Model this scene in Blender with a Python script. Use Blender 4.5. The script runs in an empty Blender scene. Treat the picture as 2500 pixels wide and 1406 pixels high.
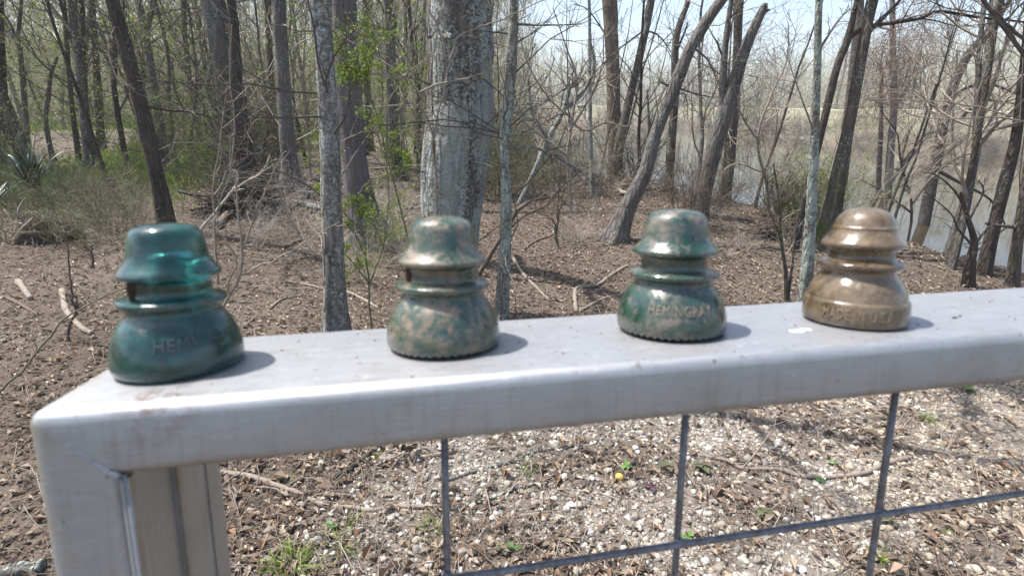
import bpy, bmesh, math, random
import numpy as np
from mathutils import Vector, Matrix, Quaternion, noise as mnoise

sc = bpy.context.scene
COL = sc.collection
rad = math.radians

# ------------------------------------------------------------------ camera
F_PX, W_PX, H_PX = 1293.9, 2500.0, 1406.0
YAW, PITCH, ROLL = 0.193341, 0.328309, 0.031712
ZRAIL = 1.4364                                   # height of the fence's top front corner above the ground
C = np.array([0.20924, -0.28933, 1.6])
_f = np.array([math.sin(YAW) * math.cos(PITCH), math.cos(YAW) * math.cos(PITCH), -math.sin(PITCH)])
_r = np.array([math.cos(YAW), -math.sin(YAW), 0.0])
_u = np.cross(_r, _f)
CR = _r * math.cos(ROLL) + _u * math.sin(ROLL)
CU = -_r * math.sin(ROLL) + _u * math.cos(ROLL)
CF = _f
VAX = np.array([math.sin(YAW), math.cos(YAW), 0.0])   # horizontal forward
UAX = np.array([math.cos(YAW), -math.sin(YAW), 0.0])  # horizontal right

cam_d = bpy.data.cameras.new('camera')
cam = bpy.data.objects.new('camera', cam_d)
COL.objects.link(cam)
cam.matrix_world = Matrix(((CR[0], CU[0], -CF[0], C[0]), (CR[1], CU[1], -CF[1], C[1]), (CR[2], CU[2], -CF[2], C[2]), (0, 0, 0, 1)))
cam_d.sensor_width = 36.0
cam_d.lens = 36.0 * F_PX / W_PX
cam_d.clip_start = 0.02
cam_d.clip_end = 2000.0
cam_d.dof.use_dof = True
cam_d.dof.focus_distance = 6.0
cam_d.dof.aperture_fstop = 8.6
sc.camera = cam

# ------------------------------------------------------------------ sky, sun, exposure
SUN = UAX * -0.46 + VAX * 0.12 + np.array([0, 0, 0.90])
SUN = SUN / np.linalg.norm(SUN)
SUN_EL = math.asin(SUN[2])
SUN_ROT = math.atan2(SUN[0], SUN[1])
world = bpy.data.worlds.new('World')
sc.world = world
world.use_nodes = True
wn = world.node_tree
bg = wn.nodes.get('Background') or wn.nodes.new('ShaderNodeBackground')
sky = wn.nodes.new('ShaderNodeTexSky')
sky.sky_type = 'NISHITA'
sky.sun_disc = False
sky.sun_elevation = SUN_EL
sky.sun_rotation = SUN_ROT
sky.air_density = 1.0
sky.dust_density = 2.2
sky.ozone_density = 1.0
wn.links.new(sky.outputs[0], bg.inputs[0])
bg.inputs[1].default_value = 0.15
sun_d = bpy.data.lights.new('sun', 'SUN')
sun_d.energy = 4.7
sun_d.angle = rad(0.6)
sun_d.color = (1.0, 0.975, 0.94)
sun = bpy.data.objects.new('sun', sun_d)
sun.rotation_euler = Vector(SUN).to_track_quat('Z', 'Y').to_euler()
sun.location = (0, 0, 40)
COL.objects.link(sun)
sc.view_settings.view_transform = 'Standard'
sc.view_settings.look = 'None'
sc.view_settings.exposure = 0.90
sc.view_settings.gamma = 1.0
sc.view_settings.use_curve_mapping = False
sc.render.engine = 'CYCLES'
sc.cycles.max_bounces = 8
sc.cycles.transparent_max_bounces = 8
sc.cycles.use_denoising = True
sc.cycles.caustics_reflective = False
sc.cycles.caustics_refractive = True
sc.cycles.blur_glossy = 1.0
sc.cycles.sample_clamp_indirect = 6.0

# ------------------------------------------------------------------ object helpers
def put(o, label=None, cat=None, group=None, kind=None, parent=None):
    if label: o['label'] = label
    if cat: o['category'] = cat
    if group: o['group'] = group
    if kind: o['kind'] = kind
    if parent is not None: o.parent = parent
    return o

def empty(name, loc, label, cat, group=None):
    o = bpy.data.objects.new(name, None)
    o.empty_display_size = 0.1
    o.location = loc
    COL.objects.link(o)
    return put(o, label, cat, group)

class MB:
    """collects vertex / face arrays, builds one mesh"""
    def __init__(self):
        self.v, self.f3, self.f4, self.c, self.n = [], [], [], [], 0
    def add(self, v, f, col=None):
        v = np.asarray(v, np.float32).reshape(-1, 3)
        f = np.asarray(f, np.int64)
        (self.f3 if f.shape[-1] == 3 else self.f4).append(f.reshape(-1, f.shape[-1]) + self.n)
        self.v.append(v)
        if col is not None:
            self.c.append(np.broadcast_to(np.asarray(col, np.float32), (len(v), 3)))
        self.n += len(v)
    def mesh(self, name, smooth=True):
        me = bpy.data.meshes.new(name)
        if not self.v: return me
        V = np.concatenate(self.v)
        f3 = np.concatenate(self.f3) if self.f3 else np.zeros((0, 3), np.int64)
        f4 = np.concatenate(self.f4) if self.f4 else np.zeros((0, 4), np.int64)
        me.vertices.add(len(V)); me.vertices.foreach_set('co', V.ravel())
        loops = np.concatenate([f3.ravel(), f4.ravel()]).astype(np.int32)
        tot = np.concatenate([np.full(len(f3), 3), np.full(len(f4), 4)]).astype(np.int32)
        st = np.concatenate([[0], np.cumsum(tot)[:-1]]).astype(np.int32)
        me.loops.add(len(loops)); me.loops.foreach_set('vertex_index', loops)
        me.polygons.add(len(tot)); me.polygons.foreach_set('loop_start', st)
        try: me.polygons.foreach_set('loop_total', tot)
        except Exception: pass
        me.update(calc_edges=True)
        me.polygons.foreach_set('use_smooth', np.full(len(tot), bool(smooth)))
        if self.c:
            cc = np.concatenate(self.c)
            a = me.color_attributes.new('Col', 'FLOAT_COLOR', 'POINT')
            a.data.foreach_set('color', np.concatenate([cc, np.ones((len(cc), 1), np.float32)], 1).ravel())
        return me
    def build(self, name, mat, parent=None, smooth=True, **kw):
        me = self.mesh(name, smooth)
        if mat: me.materials.append(mat)
        o = bpy.data.objects.new(name, me)
        COL.objects.link(o)
        return put(o, parent=parent, **kw)

def norm(a):
    return a / np.maximum(np.linalg.norm(a, axis=-1, keepdims=True), 1e-9)

def tubes(mb, P, R, sides=3, col=None, cap=False):
    """P (K,N,3), R (K,N): tapered tubes"""
    P = np.asarray(P, float); R = np.asarray(R, float)
    if P.ndim == 2: P, R = P[None], R[None]
    K, N = P.shape[:2]
    T = np.empty_like(P)
    T[:, 1:-1] = P[:, 2:] - P[:, :-2]; T[:, 0] = P[:, 1] - P[:, 0]; T[:, -1] = P[:, -1] - P[:, -2]
    T = norm(T)
    m = norm(P[:, -1] - P[:, 0])
    ref = np.where(np.abs(m[:, 2:3]) < 0.8, np.array([[0, 0, 1.0]]), np.array([[1.0, 0, 0]]))
    A = norm(np.cross(T, ref[:, None, :])); B = np.cross(T, A)
    th = np.arange(sides) * 2 * math.pi / sides
    V = P[:, :, None, :] + R[:, :, None, None] * (A[:, :, None, :] * np.cos(th)[None, None, :, None] + B[:, :, None, :] * np.sin(th)[None, None, :, None])
    k = np.arange(K)[:, None, None] * N * sides
    i = np.arange(N - 1)[None, :, None] * sides
    j = np.arange(sides)[None, None, :]
    j2 = (j + 1) % sides
    Fq = np.stack([k + i + j, k + i + j2, k + i + sides + j2, k + i + sides + j], -1).reshape(-1, 4)
    if col is not None and np.ndim(col) == 2:
        col = np.repeat(np.asarray(col), N * sides, 0)
    mb.add(V.reshape(-1, 3), Fq, col)
    if cap:
        base = mb.n - K * N * sides
        for kk in range(K):
            for row, tip in ((0, P[kk, 0]), (N - 1, P[kk, -1])):
                s = base + kk * N * sides + row * sides
                mb.v.append(np.asarray(tip, np.float32)[None])
                if mb.c: mb.c.append(mb.c[-1][-1:])
                ci = mb.n; mb.n += 1
                fc = [[s + (q + 1) % sides, s + q, ci] if row == 0 else [s + q, s + (q + 1) % sides, ci] for q in range(sides)]
                mb.f3.append(np.array(fc, np.int64))

def grow(P, R, k, rng, t0=0.2, t1=1.0, ang=0.9, lr=0.5, n=5, wob=0.15, trop=0.05, rr=0.6, rmin=0.0):
    M, N = P.shape[:2]
    L = np.linalg.norm(np.diff(P, axis=1), axis=2).sum(1)
    t = rng.uniform(t0, t1, (M, k))
    x = np.clip(t * (N - 1), 0, N - 1.001); i = x.astype(int); fr = (x - i)[..., None]
    mm = np.arange(M)[:, None]
    s = P[mm, i] * (1 - fr) + P[mm, i + 1] * fr
    tan = norm(P[mm, i + 1] - P[mm, i])
    r0 = (R[mm, i] * (1 - fr[..., 0]) + R[mm, i + 1] * fr[..., 0]) * rr
    rv = rng.normal(size=s.shape)
    perp = norm(rv - tan * (rv * tan).sum(-1, keepdims=True))
    a = ang * rng.uniform(0.6, 1.35, (M, k, 1))
    d = tan * np.cos(a) + perp * np.sin(a)
    ln = (L[:, None] * lr * rng.uniform(0.5, 1.25, (M, k)) * (1.2 - 0.7 * t))[..., None]
    out = [s]; p = s
    for q in range(n - 1):
        d = norm(d + rng.normal(size=d.shape) * wob + np.array([0, 0, trop]))
        p = p + d * ln / (n - 1)
        out.append(p)
    P2 = np.stack(out, 2).reshape(M * k, n, 3)
    R2 = np.maximum((r0.reshape(-1)[:, None] * np.linspace(1, 0.3, n)[None]), rmin)
    return P2, R2

def leaves(mb, P, count, size, rng, cols, spread=0.02, t0=0.3):
    """small bent leaf faces set along tubes P"""
    K, N = P.shape[:2]
    kk = rng.integers(0, K, count); x = rng.uniform(t0, 1, count) * (N - 1.001); i = x.astype(int); fr = (x - i)[:, None]
    p = P[kk, i] * (1 - fr) + P[kk, i + 1] * fr + rng.normal(size=(count, 3)) * spread
    leafpatch(mb, p, size * rng.uniform(0.6, 1.3, count), rng, cols)

def leafpatch(mb, p, sz, rng, cols, flat=0.0, ratio=0.45, bend=0.25):
    n = len(p)
    d = rng.normal(size=(n, 3)); d[:, 2] *= (1 - flat); d = norm(d)
    up = rng.normal(size=(n, 3)) * (1 - flat); up[:, 2] += flat * 1.5 + 0.2
    s = norm(np.cross(d, up)); nn = np.cross(s, d)
    sz = np.asarray(sz)[:, None]
    a = p; b = p + d * sz * 0.5 + s * sz * ratio * 0.5 + nn * sz * bend * 0.5
    c2 = p + d * sz; e = p + d * sz * 0.5 - s * sz * ratio * 0.5 + nn * sz * bend * 0.5
    V = np.stack([a, b, c2, e], 1).reshape(-1, 3)
    q = np.arange(n)[:, None] * 4
    Ft = np.concatenate([q + np.array([[0, 1, 2]]), q + np.array([[0, 2, 3]])], 0)
    cc = cols[rng.integers(0, len(cols), n)] * rng.uniform(0.75, 1.2, (n, 1))
    mb.add(V, Ft, np.repeat(cc, 4, 0))

def vnoise(shape, freq, rng, wrap=True):
    """smooth 2-D value noise on a (rows, cols) grid, periodic along the columns"""
    ny, nx = shape
    gy, gx = max(2, int(freq[0])), max(2, int(freq[1]))
    g = rng.uniform(-1, 1, (gy + 2, gx))
    y = np.linspace(0, gy, ny, endpoint=False)[:, None]; x = np.linspace(0, gx, nx, endpoint=False)[None]
    yi = y.astype(int); xi = x.astype(int); fy = y - yi; fx = x - xi
    fy = fy * fy * (3 - 2 * fy); fx = fx * fx * (3 - 2 * fx)
    x1 = (xi + 1) % gx
    return (g[yi, xi] * (1 - fx) + g[yi, x1] * fx) * (1 - fy) + (g[yi + 1, xi] * (1 - fx) + g[yi + 1, x1] * fx) * fy

# ------------------------------------------------------------------ node helpers
class NT:
    def __init__(self, name):
        self.m = bpy.data.materials.new(name)
        self.m.use_nodes = True
        self.t = self.m.node_tree
        self.t.nodes.clear()
        self.out = self.t.nodes.new('ShaderNodeOutputMaterial')
        self.tc = None
    def link(self, a, b):
        self.t.links.new(a, b)
    def node(self, typ, **kw):
        n = self.t.nodes.new('ShaderNode' + typ)
        for k, v in kw.items():
            if k.startswith('_'): setattr(n, k[1:], v)
        for k, v in kw.items():
            if k.startswith('_'): continue
            k = int(k[1:]) if k[0] == 'i' and k[1:].isdigit() else k.replace('__', ' ')
            s = n.inputs[k]
            if hasattr(v, 'is_output') or isinstance(v, bpy.types.NodeSocket): self.link(v, s)
            else: s.default_value = v
        return n
    def co(self, scale=(1, 1, 1), kind='Object', loc=(0, 0, 0)):
        if self.tc is None: self.tc = self.t.nodes.new('ShaderNodeTexCoord')
        n = self.node('Mapping', Vector=self.tc.outputs[kind])
        n.inputs['Scale'].default_value = scale
        n.inputs['Location'].default_value = loc
        return n.outputs[0]
    def noise(self, vec, scale, detail=4, rough=0.55, dist=0.0):
        return self.node('TexNoise', Vector=vec, Scale=scale, Detail=detail, Roughness=rough, Distortion=dist).outputs['Fac']
    def ramp(self, fac, stops, interp='LINEAR'):
        n = self.t.nodes.new('ShaderNodeValToRGB')
        n.color_ramp.interpolation = interp
        e = n.color_ramp.elements
        while len(e) < len(stops): e.new(0.5)
        for q, (p, c) in zip(e, stops):
            q.position = p
            q.color = tuple(c) + (1,) if len(c) == 3 else c
        self.link(fac, n.inputs[0])
        return n.outputs[0]
    def step(self, fac, a, b):
        n = self.node('MapRange', Value=fac)
        n.inputs['From Min'].default_value = a; n.inputs['From Max'].default_value = b
        n.clamp = True
        return n.outputs[0]
    def math(self, op, a, b=None):
        n = self.t.nodes.new('ShaderNodeMath'); n.operation = op
        for i, v in enumerate((a, b)):
            if v is None: continue
            if isinstance(v, (int, float)): n.inputs[i].default_value = v
            else: self.link(v, n.inputs[i])
        return n.outputs[0]
    def mix(self, fac, a, b, blend='MIX'):
        n = self.t.nodes.new('ShaderNodeMix'); n.data_type = 'RGBA'; n.blend_type = blend
        for s, v in ((n.inputs[0], fac), (n.inputs[6], a), (n.inputs[7], b)):
            if isinstance(v, bpy.types.NodeSocket): self.link(v, s)
            elif isinstance(v, (int, float)): s.default_value = v
            else: s.default_value = tuple(v) + (1,)
        return n.outputs[2]
    def bump(self, h, strength=0.5, dist=0.01, normal=None):
        n = self.node('Bump', Height=h, Strength=strength, Distance=dist)
        if normal is not None: self.link(normal, n.inputs['Normal'])
        return n.outputs[0]
    def attr(self, name='Col'):
        n = self.t.nodes.new('ShaderNodeAttribute'); n.attribute_name = name
        return n.outputs['Color']
    def principled(self, **kw):
        p = self.t.nodes.new('ShaderNodeBsdfPrincipled')
        for k, v in kw.items():
            s = p.inputs[k.replace('__', ' ')]
            if isinstance(v, bpy.types.NodeSocket): self.link(v, s)
            elif isinstance(v, tuple) and len(v) == 3 and s.type == 'RGBA': s.default_value = v + (1,)
            else: s.default_value = v
        self.link(p.outputs[0], self.out.inputs[0])
        return p

def bark(name, base, dark, lichen=(0.42, 0.45, 0.40), amt=0.3, ridge=22.0, stretch=0.22, moss=0.0, bumpd=0.012, big=3.0, pst=0.55, ploc=(0, 0, 0)):
    t = NT(name)
    v = t.co((1, 1, stretch)); v0 = t.co()
    crack = t.node('TexVoronoi', _feature='DISTANCE_TO_EDGE', Vector=v, Scale=ridge, Randomness=1.0).outputs['Distance']
    ck = t.step(crack, 0.02, 0.22)
    n1 = t.noise(v, ridge * 0.8, 6, 0.65)
    n2 = t.noise(v0, 2.2, 4)
    colr = t.mix(t.step(n1, 0.3, 0.72), dark, base)
    colr = t.mix(ck, t.mix(0.6, colr, (dark[0] * .5, dark[1] * .5, dark[2] * .5)), colr)
    colr = t.mix(t.step(n2, 0.35, 0.7), colr, t.mix(0.5, colr, (base[0] * 1.25, base[1] * 1.2, base[2] * 1.15)))
    patch = t.noise(t.co((1.25, 1.25, pst), loc=ploc), big, 4, 0.65, 0.5)
    fine = t.noise(v0, 42.0, 5, 0.8)
    lm = t.math('ADD', t.math('MULTIPLY', patch, 0.42), t.math('MULTIPLY', fine, 0.58))
    th = 0.60 - amt * 0.18
    lmask = t.step(lm, th, th + 0.03)
    ln2 = t.noise(v0, 55, 4, 0.7)
    lc = t.mix(t.step(ln2, 0.3, 0.7), tuple(q * 0.55 for q in lichen), lichen)
    colr = t.mix(t.math('MULTIPLY', lmask, 0.92 if amt > 0 else 0.0), colr, lc)
    if moss > 0:
        z = t.node('SeparateXYZ', Vector=t.co()).outputs[2]
        mm = t.math('MULTIPLY', t.step(z, 1.6, 0.1), t.step(t.noise(v0, 6, 5, 0.6), 0.45, 0.6))
        colr = t.mix(t.math('MULTIPLY', mm, moss), colr, (0.06, 0.085, 0.02))
    h = t.math('ADD', t.math('MULTIPLY', ck, 0.8), t.math('ADD', t.math('MULTIPLY', n1, 0.5), t.math('MULTIPLY', lmask, t.math('MULTIPLY', ln2, 0.5))))
    t.principled(Base__Color=colr, Roughness=0.9, Normal=t.bump(h, 1.0, bumpd), Specular__IOR__Level=0.2)
    return t.m

def plain(name, base, var=0.25, rough=0.85, scale=18.0, attr=False, trans=0.0, spec=0.3):
    t = NT(name)
    v = t.co()
    nz = t.step(t.noise(v, scale, 4, 0.6), 0.25, 0.75)
    b = t.attr() if attr else base
    if attr:
        colr = t.mix(nz, t.mix(var, b, (0.02, 0.015, 0.01)), b)
    else:
        colr = t.mix(nz, tuple(q * (1 - var) for q in base), tuple(q * (1 + var) for q in base))
    p = t.principled(Base__Color=colr, Roughness=rough, Specular__IOR__Level=spec)
    if trans:
        d = t.node('BsdfTranslucent', Color=colr)
        mx = t.node('MixShader', Fac=trans)
        t.link(p.outputs[0], mx.inputs[1]); t.link(d.outputs[0], mx.inputs[2])
        t.link(mx.outputs[0], t.out.inputs[0])
    return t.m

# ------------------------------------------------------------------ picture <-> place
def ray(x, y):
    d = CF * F_PX + CR * (x - W_PX / 2) - CU * (y - H_PX / 2)
    return d / np.linalg.norm(d)

def at_v(x, y, v):
    d = ray(x, y)
    return C + d * (v / (d @ VAX))

def at_plane(x, y, z):
    d = ray(x, y)
    if d[2] > -0.004: d = norm(np.array([d[0], d[1], -0.004]))
    return C + d * ((z - C[2]) / d[2])

def polar(p):
    q = np.asarray(p) - C
    return math.atan2(q @ UAX, q @ VAX), math.hypot(q @ UAX, q @ VAX)

ZW = -1.6
bank = sorted(polar(at_plane(x, y, 0.0)) for x, y in [(2900, 760), (2500, 668), (2300, 622), (2100, 565), (1900, 522), (1750, 490), (1600, 455), (1450, 425), (1300, 400), (1150, 385)])
farw = sorted(polar(at_plane(x, y, ZW)) for x, y in [(2900, 420), (2500, 385), (2350, 374), (2200, 360), (2000, 342), (1850, 326), (1650, 312), (1500, 306), (1300, 300)])
BK, FW = np.array(bank), np.array(farw)
PHI0, PHI1 = polar(at_v(1130, 400, 10))[0], polar(at_v(1420, 400, 10))[0]
PHI_END = polar(at_v(2500, 400, 10))[0]
_rg = np.random.default_rng(5)
_G = _rg.uniform(-1, 1, (64, 64))
def n2(x, y, s):
    x = np.asarray(x) / s + 300.37; y = np.asarray(y) / s + 300.71
    xi = np.floor(x).astype(int); yi = np.floor(y).astype(int); fx = x - xi; fy = y - yi
    fx = fx * fx * (3 - 2 * fx); fy = fy * fy * (3 - 2 * fy)
    g = lambda a, b: _G[a % 64, b % 64]
    return (g(xi, yi) * (1 - fx) + g(xi + 1, yi) * fx) * (1 - fy) + (g(xi, yi + 1) * (1 - fx) + g(xi + 1, yi + 1) * fx) * fy
def sstep(x, a, b):
    t = np.clip((x - a) / (b - a), 0, 1); return t * t * (3 - 2 * t)
def river_edges(phi):
    r1 = np.interp(phi, BK[:, 0], BK[:, 1]); r3 = np.interp(phi, FW[:, 0], FW[:, 1])
    r3 = np.maximum(r3, r1 + 14)
    return r1, r3
def terrain(x, y):
    x = np.asarray(x, float); y = np.asarray(y, float)
    qx = x - C[0]; qy = y - C[1]
    u = qx * UAX[0] + qy * UAX[1]; v = qx * VAX[0] + qy * VAX[1]
    phi = np.arctan2(u, v); r = np.hypot(u, v)
    z = n2(x, y, 1.7) * 0.05 * sstep(r, 2, 5) + n2(x + 9, y, 0.6) * 0.018 * sstep(r, 1, 3) + n2(x, y + 40, 7) * 0.14 * sstep(r, 5, 14)
    z = z - 0.22 * np.exp(-((u - 0.6) / 2.2) ** 2 - ((v - 5.2) / 1.3) ** 2)
    z = z + 0.16 * np.exp(-((u - 3.2) / 2.0) ** 2 - ((v - 8.2) / 0.8) ** 2)
    land = 14.0 * sstep(r, 60, 190) + 0.35 * n2(x, y, 19) * sstep(r, 18, 40)
    riv = sstep(phi, PHI0, PHI1) * sstep(-phi, -2.3, -1.9)
    r1, r3 = river_edges(phi)
    r1 = r1 + n2(x, y, 2.3) * 0.5
    zr = z * (1 - sstep(r, r1 - 1.0, r1 + 1.0)) - 2.3 * sstep(r, r1, r1 + 3.5 + r1 * 0.12)
    r4 = r3 * 1.28 + 7
    up = 2.1 * sstep(r, r3 - 2.5, r3 + 3.5) + 3.2 * sstep(r, r3 + 3, r4)
    zr = zr + up + 10.0 * sstep(r, r4 + 55, r4 + 200) + sstep(r, r3 + 4, r4) * n2(x, y, 9) * 0.3
    return z * (1 - riv) + land * (1 - riv) + zr * riv
def ground(x, y, lift=0.0):
    d = ray(x, y); hd = math.hypot(d @ UAX, d @ VAX)
    t = np.geomspace(1.0, 260, 1600) / hd
    P = C[None] + d[None] * t[:, None]
    h = P[:, 2] - terrain(P[:, 0], P[:, 1])
    i = np.argmax(h < 0)
    if h[i] >= 0: i = len(t) - 1
    if i > 0:
        a = h[i - 1] / (h[i - 1] - h[i] + 1e-9); tt = t[i - 1] + (t[i] - t[i - 1]) * a
    else: tt = t[0]
    p = C + d * tt
    p[2] += lift
    return p
def on_ground(u, v):
    x = C[0] + u * UAX[0] + v * VAX[0]; y = C[1] + u * UAX[1] + v * VAX[1]
    return np.stack([x, y, terrain(x, y)], -1)
def width_at(p, wpx):
    return 0.5 * wpx * ((np.asarray(p) - C) @ CF) / F_PX
def smooth_path(p, n):
    p = np.asarray(p, float)
    if len(p) == 2:
        return p[0] + (p[1] - p[0]) * np.linspace(0, 1, n)[:, None]
    e = np.concatenate([[2 * p[0] - p[1]], p, [2 * p[-1] - p[-2]]])
    t = np.linspace(0, len(p) - 1, n); out = []
    for q in t:
        i = min(int(q), len(p) - 2); f = q - i
        a, b, c, d = e[i], e[i + 1], e[i + 2], e[i + 3]
        out.append(0.5 * (2 * b + (c - a) * f + (2 * a - 5 * b + 4 * c - d) * f * f + (3 * b - a - 3 * c + d) * f ** 3))
    return np.array(out)

# ------------------------------------------------------------------ ground, water, path
def gravel_mask(u, v):
    m = sstep(v, 3.6, 3.0) * sstep(u, -1.0, -0.2)
    return m * np.clip(0.74 + 0.8 * n2(u * 1.3, v * 1.9, 0.55) + 0.35 * n2(u, v, 0.2) - 0.35 * sstep(v, 1.95, 1.5) * sstep(u, 0.6, 1.6), 0, 1)
def green_mask(x, y, r, phi):
    return sstep(r, 8, 20) * np.clip(0.62 + 1.2 * n2(x, y, 4.5) + 0.5 * n2(x, y, 1.2), 0, 1)
def make_ground():
    fw_ = np.linspace(-1.05, 1.05, 330)
    ot = np.linspace(1.05, 2 * math.pi - 1.05, 62)[1:-1]
    PH = np.concatenate([fw_, ot]); nr = 230
    RR = np.concatenate([[0.02, 0.3, 0.6], np.geomspace(0.9, 265, nr)])
    ph, rr = np.meshgrid(PH, RR)
    u = rr * np.sin(ph); v = rr * np.cos(ph)
    x = C[0] + u * UAX[0] + v * VAX[0]; y = C[1] + u * UAX[1] + v * VAX[1]
    phw = np.arctan2(u, v)
    z = terrain(x, y)
    nrw, nc = ph.shape
    litter = np.array([0.112, 0.090, 0.069]); soil = np.array([0.140, 0.115, 0.090]); grv = np.array([0.31, 0.275, 0.235])
    grass = np.array([0.125, 0.155, 0.045]); mud = np.array([0.20, 0.145, 0.10]); meadow = np.array([0.27, 0.245, 0.165]); farlit = np.array([0.155, 0.13, 0.095])
    cc = litter + (soil - litter) * np.clip(0.5 + n2(x, y, 0.8), 0, 1)[..., None]
    cc = cc + (farlit - cc) * sstep(rr, 10, 30)[..., None]
    cc = cc + (grv - cc) * gravel_mask(u, v)[..., None] * 0.8
    g = green_mask(x, y, rr, phw) * 0.8
    cc = cc + (grass - cc) * g[..., None]
    r1, r3 = river_edges(phw)
    riv = sstep(phw, PHI0, PHI1) * sstep(-phw, -2.3, -1.9)
    mk = (riv * sstep(rr, r1, r1 + 1.5))[..., None]
    cc = cc + (mud - cc) * mk
    mk = (riv * sstep(rr, r3 - 3.5, r3 - 0.5))[..., None]
    bk = np.array([0.20, 0.165, 0.12]) + (np.array([0.10, 0.095, 0.05]) - np.array([0.20, 0.165, 0.12])) * np.clip(0.4 + 1.1 * n2(x, y, 3.0), 0, 1)[..., None]
    cc = cc + (bk - cc) * mk
    mk = (riv * sstep(rr, r3 + 2, r3 + 12))[..., None]
    md = meadow + (np.array([0.13, 0.16, 0.05]) - meadow) * np.clip(0.4 + 0.9 * n2(x, y, 14), 0, 1)[..., None]
    cc = cc + (md - cc) * mk
    mb = MB()
    i = np.arange(nrw - 1)[:, None] * nc; j = np.arange(nc)[None]; j2 = (j + 1) % nc
    Fq = np.stack([i + j2, i + j, i + nc + j, i + nc + j2], -1).reshape(-1, 4)
    mb.add(np.stack([x, y, z], -1).reshape(-1, 3), Fq, cc.reshape(-1, 3))
    t = NT('ground')
    vv = t.co()
    a = t.attr()
    f1 = t.noise(vv, 26, 6, 0.7); f2 = t.noise(vv, 95, 4, 0.7); f3 = t.noise(vv, 5, 4, 0.6)
    colr = t.mix(t.step(f1, 0.32, 0.68), t.mix(0.55, a, (0.035, 0.024, 0.017)), a)
    colr = t.mix(t.math('MULTIPLY', t.step(f2, 0.56, 0.68), 0.55), colr, t.mix(0.45, a, (0.50, 0.40, 0.30)))
    colr = t.mix(t.math('MULTIPLY', t.step(f3, 0.5, 0.75), 0.4), colr, (0.07, 0.05, 0.037))
    h = t.math('ADD', t.math('MULTIPLY', f1, 1.0), t.math('MULTIPLY', f2, 0.5))
    t.principled(Base__Color=colr, Roughness=0.95, Specular__IOR__Level=0.15, Normal=t.bump(h, 0.8, 0.011))
    mb.build('ground', t.m, kind='structure')
make_ground()

def make_water():
    mb = MB()
    PH = np.linspace(PHI0 - 0.05, 1.95, 90); S = np.linspace(0, 1, 24)
    r1, r3 = river_edges(PH)
    a = r1 + 0.4; b = r3 + 2.0
    rr = a[None] + (b - a)[None] * S[:, None]
    u = rr * np.sin(PH)[None]; v = rr * np.cos(PH)[None]
    x = C[0] + u * UAX[0] + v * VAX[0]; y = C[1] + u * UAX[1] + v * VAX[1]
    nc = len(PH); i = np.arange(len(S) - 1)[:, None] * nc; j = np.arange(nc - 1)[None]
    Fq = np.stack([i + j + 1, i + j, i + nc + j, i + nc + j + 1], -1).reshape(-1, 4)
    mb.add(np.stack([x, y, np.full_like(x, ZW)], -1).reshape(-1, 3), Fq)
    t = NT('muddy_water')
    h = t.noise(t.co((1, 1, 1)), 2.2, 4, 0.55)
    t.principled(Base__Color=(0.04, 0.03, 0.018), Roughness=0.03, IOR=1.33, Normal=t.bump(h, 0.06, 0.02))
    mb.build('river_water', t.m, kind='structure')
make_water()

def make_path():
    mb = MB()
    PH = np.linspace(PHI1 + 0.12, 1.3, 80)
    r1, r3 = river_edges(PH); r4 = r3 * 1.28 + 7
    pts = []
    for k, off in enumerate((-0.5, 0.0, 1.6, 3.4)):
        rr = r4 + off + np.sin(PH * 9) * 1.2
        x = C[0] + rr * (np.sin(PH) * UAX[0] + np.cos(PH) * VAX[0]); y = C[1] + rr * (np.sin(PH) * UAX[1] + np.cos(PH) * VAX[1])
        pts.append(np.stack([x, y, terrain(x, y) + (0.12 if 0 < k < 3 else 0.03)], -1))
    V = np.stack(pts, 0); nc = len(PH)
    i = np.arange(3)[:, None] * nc; j = np.arange(nc - 1)[None]
    mb.add(V.reshape(-1, 3), np.stack([i + j + 1, i + j, i + nc + j, i + nc + j + 1], -1).reshape(-1, 4))
    mb.build('path', plain('sandy_path', (0.52, 0.44, 0.31), 0.12, 0.95, 1.5), kind='structure')
make_path()

# ------------------------------------------------------------------ the metal fence
RW, RH, PW = 0.1415, 0.0419, 0.0427
TILT = 0.1452; SLOPE = 0.02156
EX = np.array([1, 0, 0.0]); EY = np.array([0, math.cos(TILT), -math.sin(TILT)]); EZ = np.array([0, math.sin(TILT), math.cos(TILT)])
FORG = np.array([0, 0, ZRAIL])
def fl(x, y, z):
    return np.array([x, y, z + SLOPE * x])           # the rail climbs a little along its length
FM = Matrix(((1, 0, 0, FORG[0]), (0, EY[1], EZ[1], FORG[1]), (0, EY[2], EZ[2], FORG[2]), (0, 0, 0, 1)))
fence = empty('metal_fence', (0, 0, 0), 'weathered pale aluminium fence with a wide flat top rail and wire mesh', 'fence')
fence.matrix_world = FM

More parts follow.
